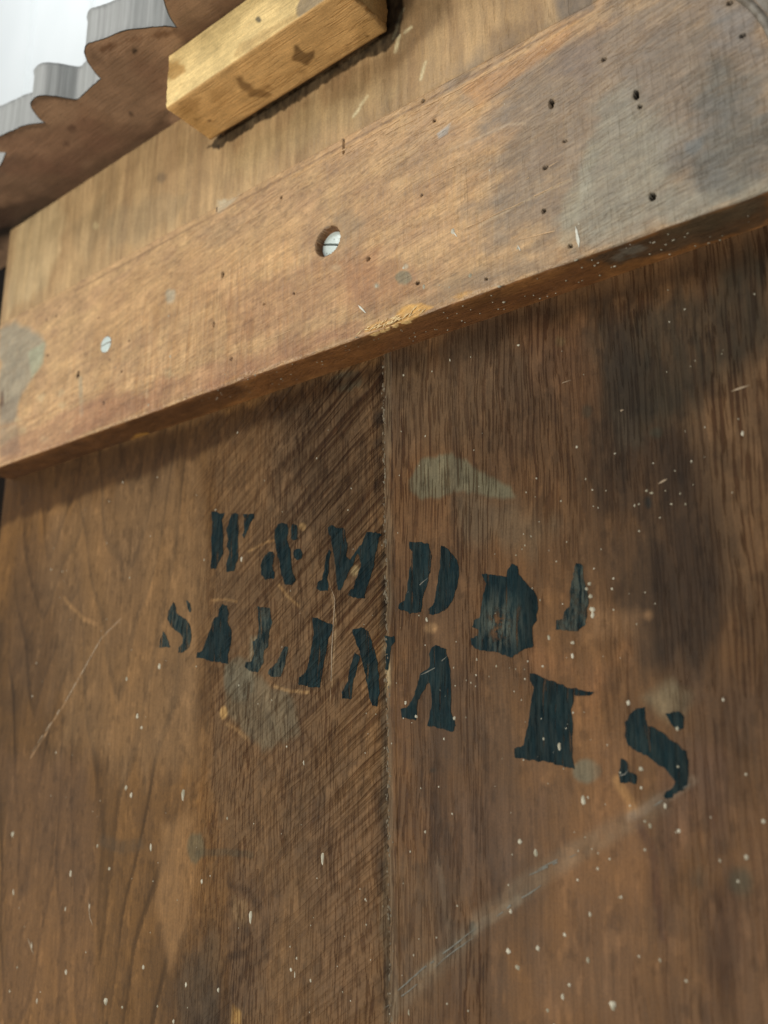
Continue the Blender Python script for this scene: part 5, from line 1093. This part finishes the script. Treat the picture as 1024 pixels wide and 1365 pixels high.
# paint spatter, drips and scratches ----------------------------------------------------------
def face_point(s, x, v):
    if s == 'panel': return Vector((x, (right_h(x, v) if x > XS else .0006 + left_h(x, v)), v)), Vector((0, -1, 0)), Vector((0, 0, 1))
    if s == 'rail': return Vector((x, -T + (.0003 if v > ZJ else 0), v)), Vector((0, -1, 0)), Vector((0, 0, 1))
    return Vector((x, -T + (ZB - v), ZB)), Vector((0, 0, -1)), Vector((0, 1, 0))
def blob_mesh(items):
    bm = bmesh.new(); rs = random.Random(9)
    for s, x, v, ln, wd in items:
        if ln < .02: continue
        p, nn, up = face_point(s, x, v); side = Vector((1, 0, 0)); ln_, wd_ = ln / 2000 * 1.3, wd / 2000 * 1.3
        h = min(ln_, wd_) * .45; a0 = rs.uniform(0, 6.28); tilt = rs.gauss(0, .12)
        k = 9; c = bm.verts.new(p + nn * h); r1 = []; r2 = []
        for i in range(k):
            a = a0 + i * 2 * math.pi / k; w = 1 + rs.uniform(-.22, .22); cu, cv = math.cos(a) * wd_ * w, math.sin(a) * ln_ * w
            cu, cv = cu * math.cos(tilt) - cv * math.sin(tilt), cu * math.sin(tilt) + cv * math.cos(tilt)
            r1.append(bm.verts.new(p + nn * h * .8 + side * cu * .6 + up * cv * .6)); r2.append(bm.verts.new(p - nn * .0002 + side * cu + up * cv))
        for i in range(k):
            j = (i + 1) % k; bm.faces.new((c, r1[i], r1[j])); bm.faces.new((r1[i], r2[i], r2[j], r1[j]))
    bmesh.ops.recalc_face_normals(bm, faces=bm.faces)
    me = bpy.data.meshes.new('paint_spatter'); bm.to_mesh(me); bm.free(); return me
big = [q for q in SPECKS if q[3] * q[4] > 7 and q[0] == 'panel']
rest = [q for q in SPECKS if q not in big]
rs = random.Random(21)
for k in range(150):   # dust-fine droplets between the ones that can be picked out
    x = rs.uniform(-.60, -.06); z = rs.uniform(-.2, .19); d = abs(rs.gauss(0, .35)) + .35
    rest.append(('panel', x, z, d * rs.uniform(1, 1.8), d))
for c in ((-.245, .04), (-.19, .03), (-.10, .13), (-.155, .06), (-.16, -.02), (-.27, -.1)):
    for k in range(16): rest.append(('panel', c[0] + rs.gauss(0, .02), c[1] + rs.gauss(0, .03), rs.uniform(.4, .9), rs.uniform(.35, .7)))
for k in range(60): rest.append(('under', rs.uniform(-.40, -.06), ZB - rs.uniform(.002, .022), rs.uniform(.3, .8), rs.uniform(.4, 1.0)))
for k in range(26): rest.append(('rail', rs.uniform(-.62, -.1), rs.uniform(ZB + .004, .33), rs.uniform(.4, .9), rs.uniform(.4, .7)))
M_crumb = plain('dried_glue_crumbs', (.11, .085, .055), (.21, .17, .115), (500, 500, 500), rough=.7)
crumbs = []
for k in range(260):
    z = rs.uniform(-.2, .2); d = rs.uniform(.35, 1.0); crumbs.append(('panel', XS + rs.gauss(.0006, .0009) + float(vn(z * 40, 0, 2) - .5) * .0014, z, d * rs.uniform(1, 2.6), d))
link('glue_crumbs', blob_mesh(crumbs), M_crumb, right, 'stuff')
link('paint_spatter', blob_mesh(rest), M_speck, cab, 'stuff')
for q in big: link('paint_drip', blob_mesh([q]), M_speck, left if q[1] < XS else right)
by = {}
for s, pts, w, c in SCRATCHES: by.setdefault(c, []).append((s, pts, w))
for c, L_ in by.items():
    bm = bmesh.new()
    for s, pts, w in L_:
        d = []
        for a, b in zip(pts, pts[1:]):
            a, b = Vector(a), Vector(b); k = max(1, int((b - a).length / .0012))
            d += [a.lerp(b, j / k) for j in range(k)]
        d.append(Vector(pts[-1])); pr = None; N_ = len(d)
        for i, p in enumerate(d):
            t_ = (d[min(i + 1, N_ - 1)] - d[max(i - 1, 0)]).normalized(); nn = Vector((-t_.y, t_.x))
            ww = w / 2000 * (min(1, 4 * min(i, N_ - 1 - i) / N_ + .15)) * (.45 + .9 * float(vn(p.x * 500, p.y * 500, 5)))
            j = float(vn(p.x * 200, p.y * 200, 2) - .5) * .0006
            r2 = []
            for sg in (-1, 1):
                qq = p + nn * (ww * sg + j); P3, n3, _ = face_point(s, qq.x, qq.y); r2.append(bm.verts.new(P3 + n3 * .00028))
            if pr and float(vn(p.x * 260, p.y * 260, 31)) > (.30 if c != 'w' else 0): bm.faces.new((pr[0], pr[1], r2[1], r2[0]))
            pr = r2
    me = bpy.data.meshes.new('scratches'); bm.to_mesh(me); bm.free()
    link('scratches', me, {'w': M_pale, 's': M_scr, 'b': M_bl, 't': M_tan}[c], cab, 'stuff')
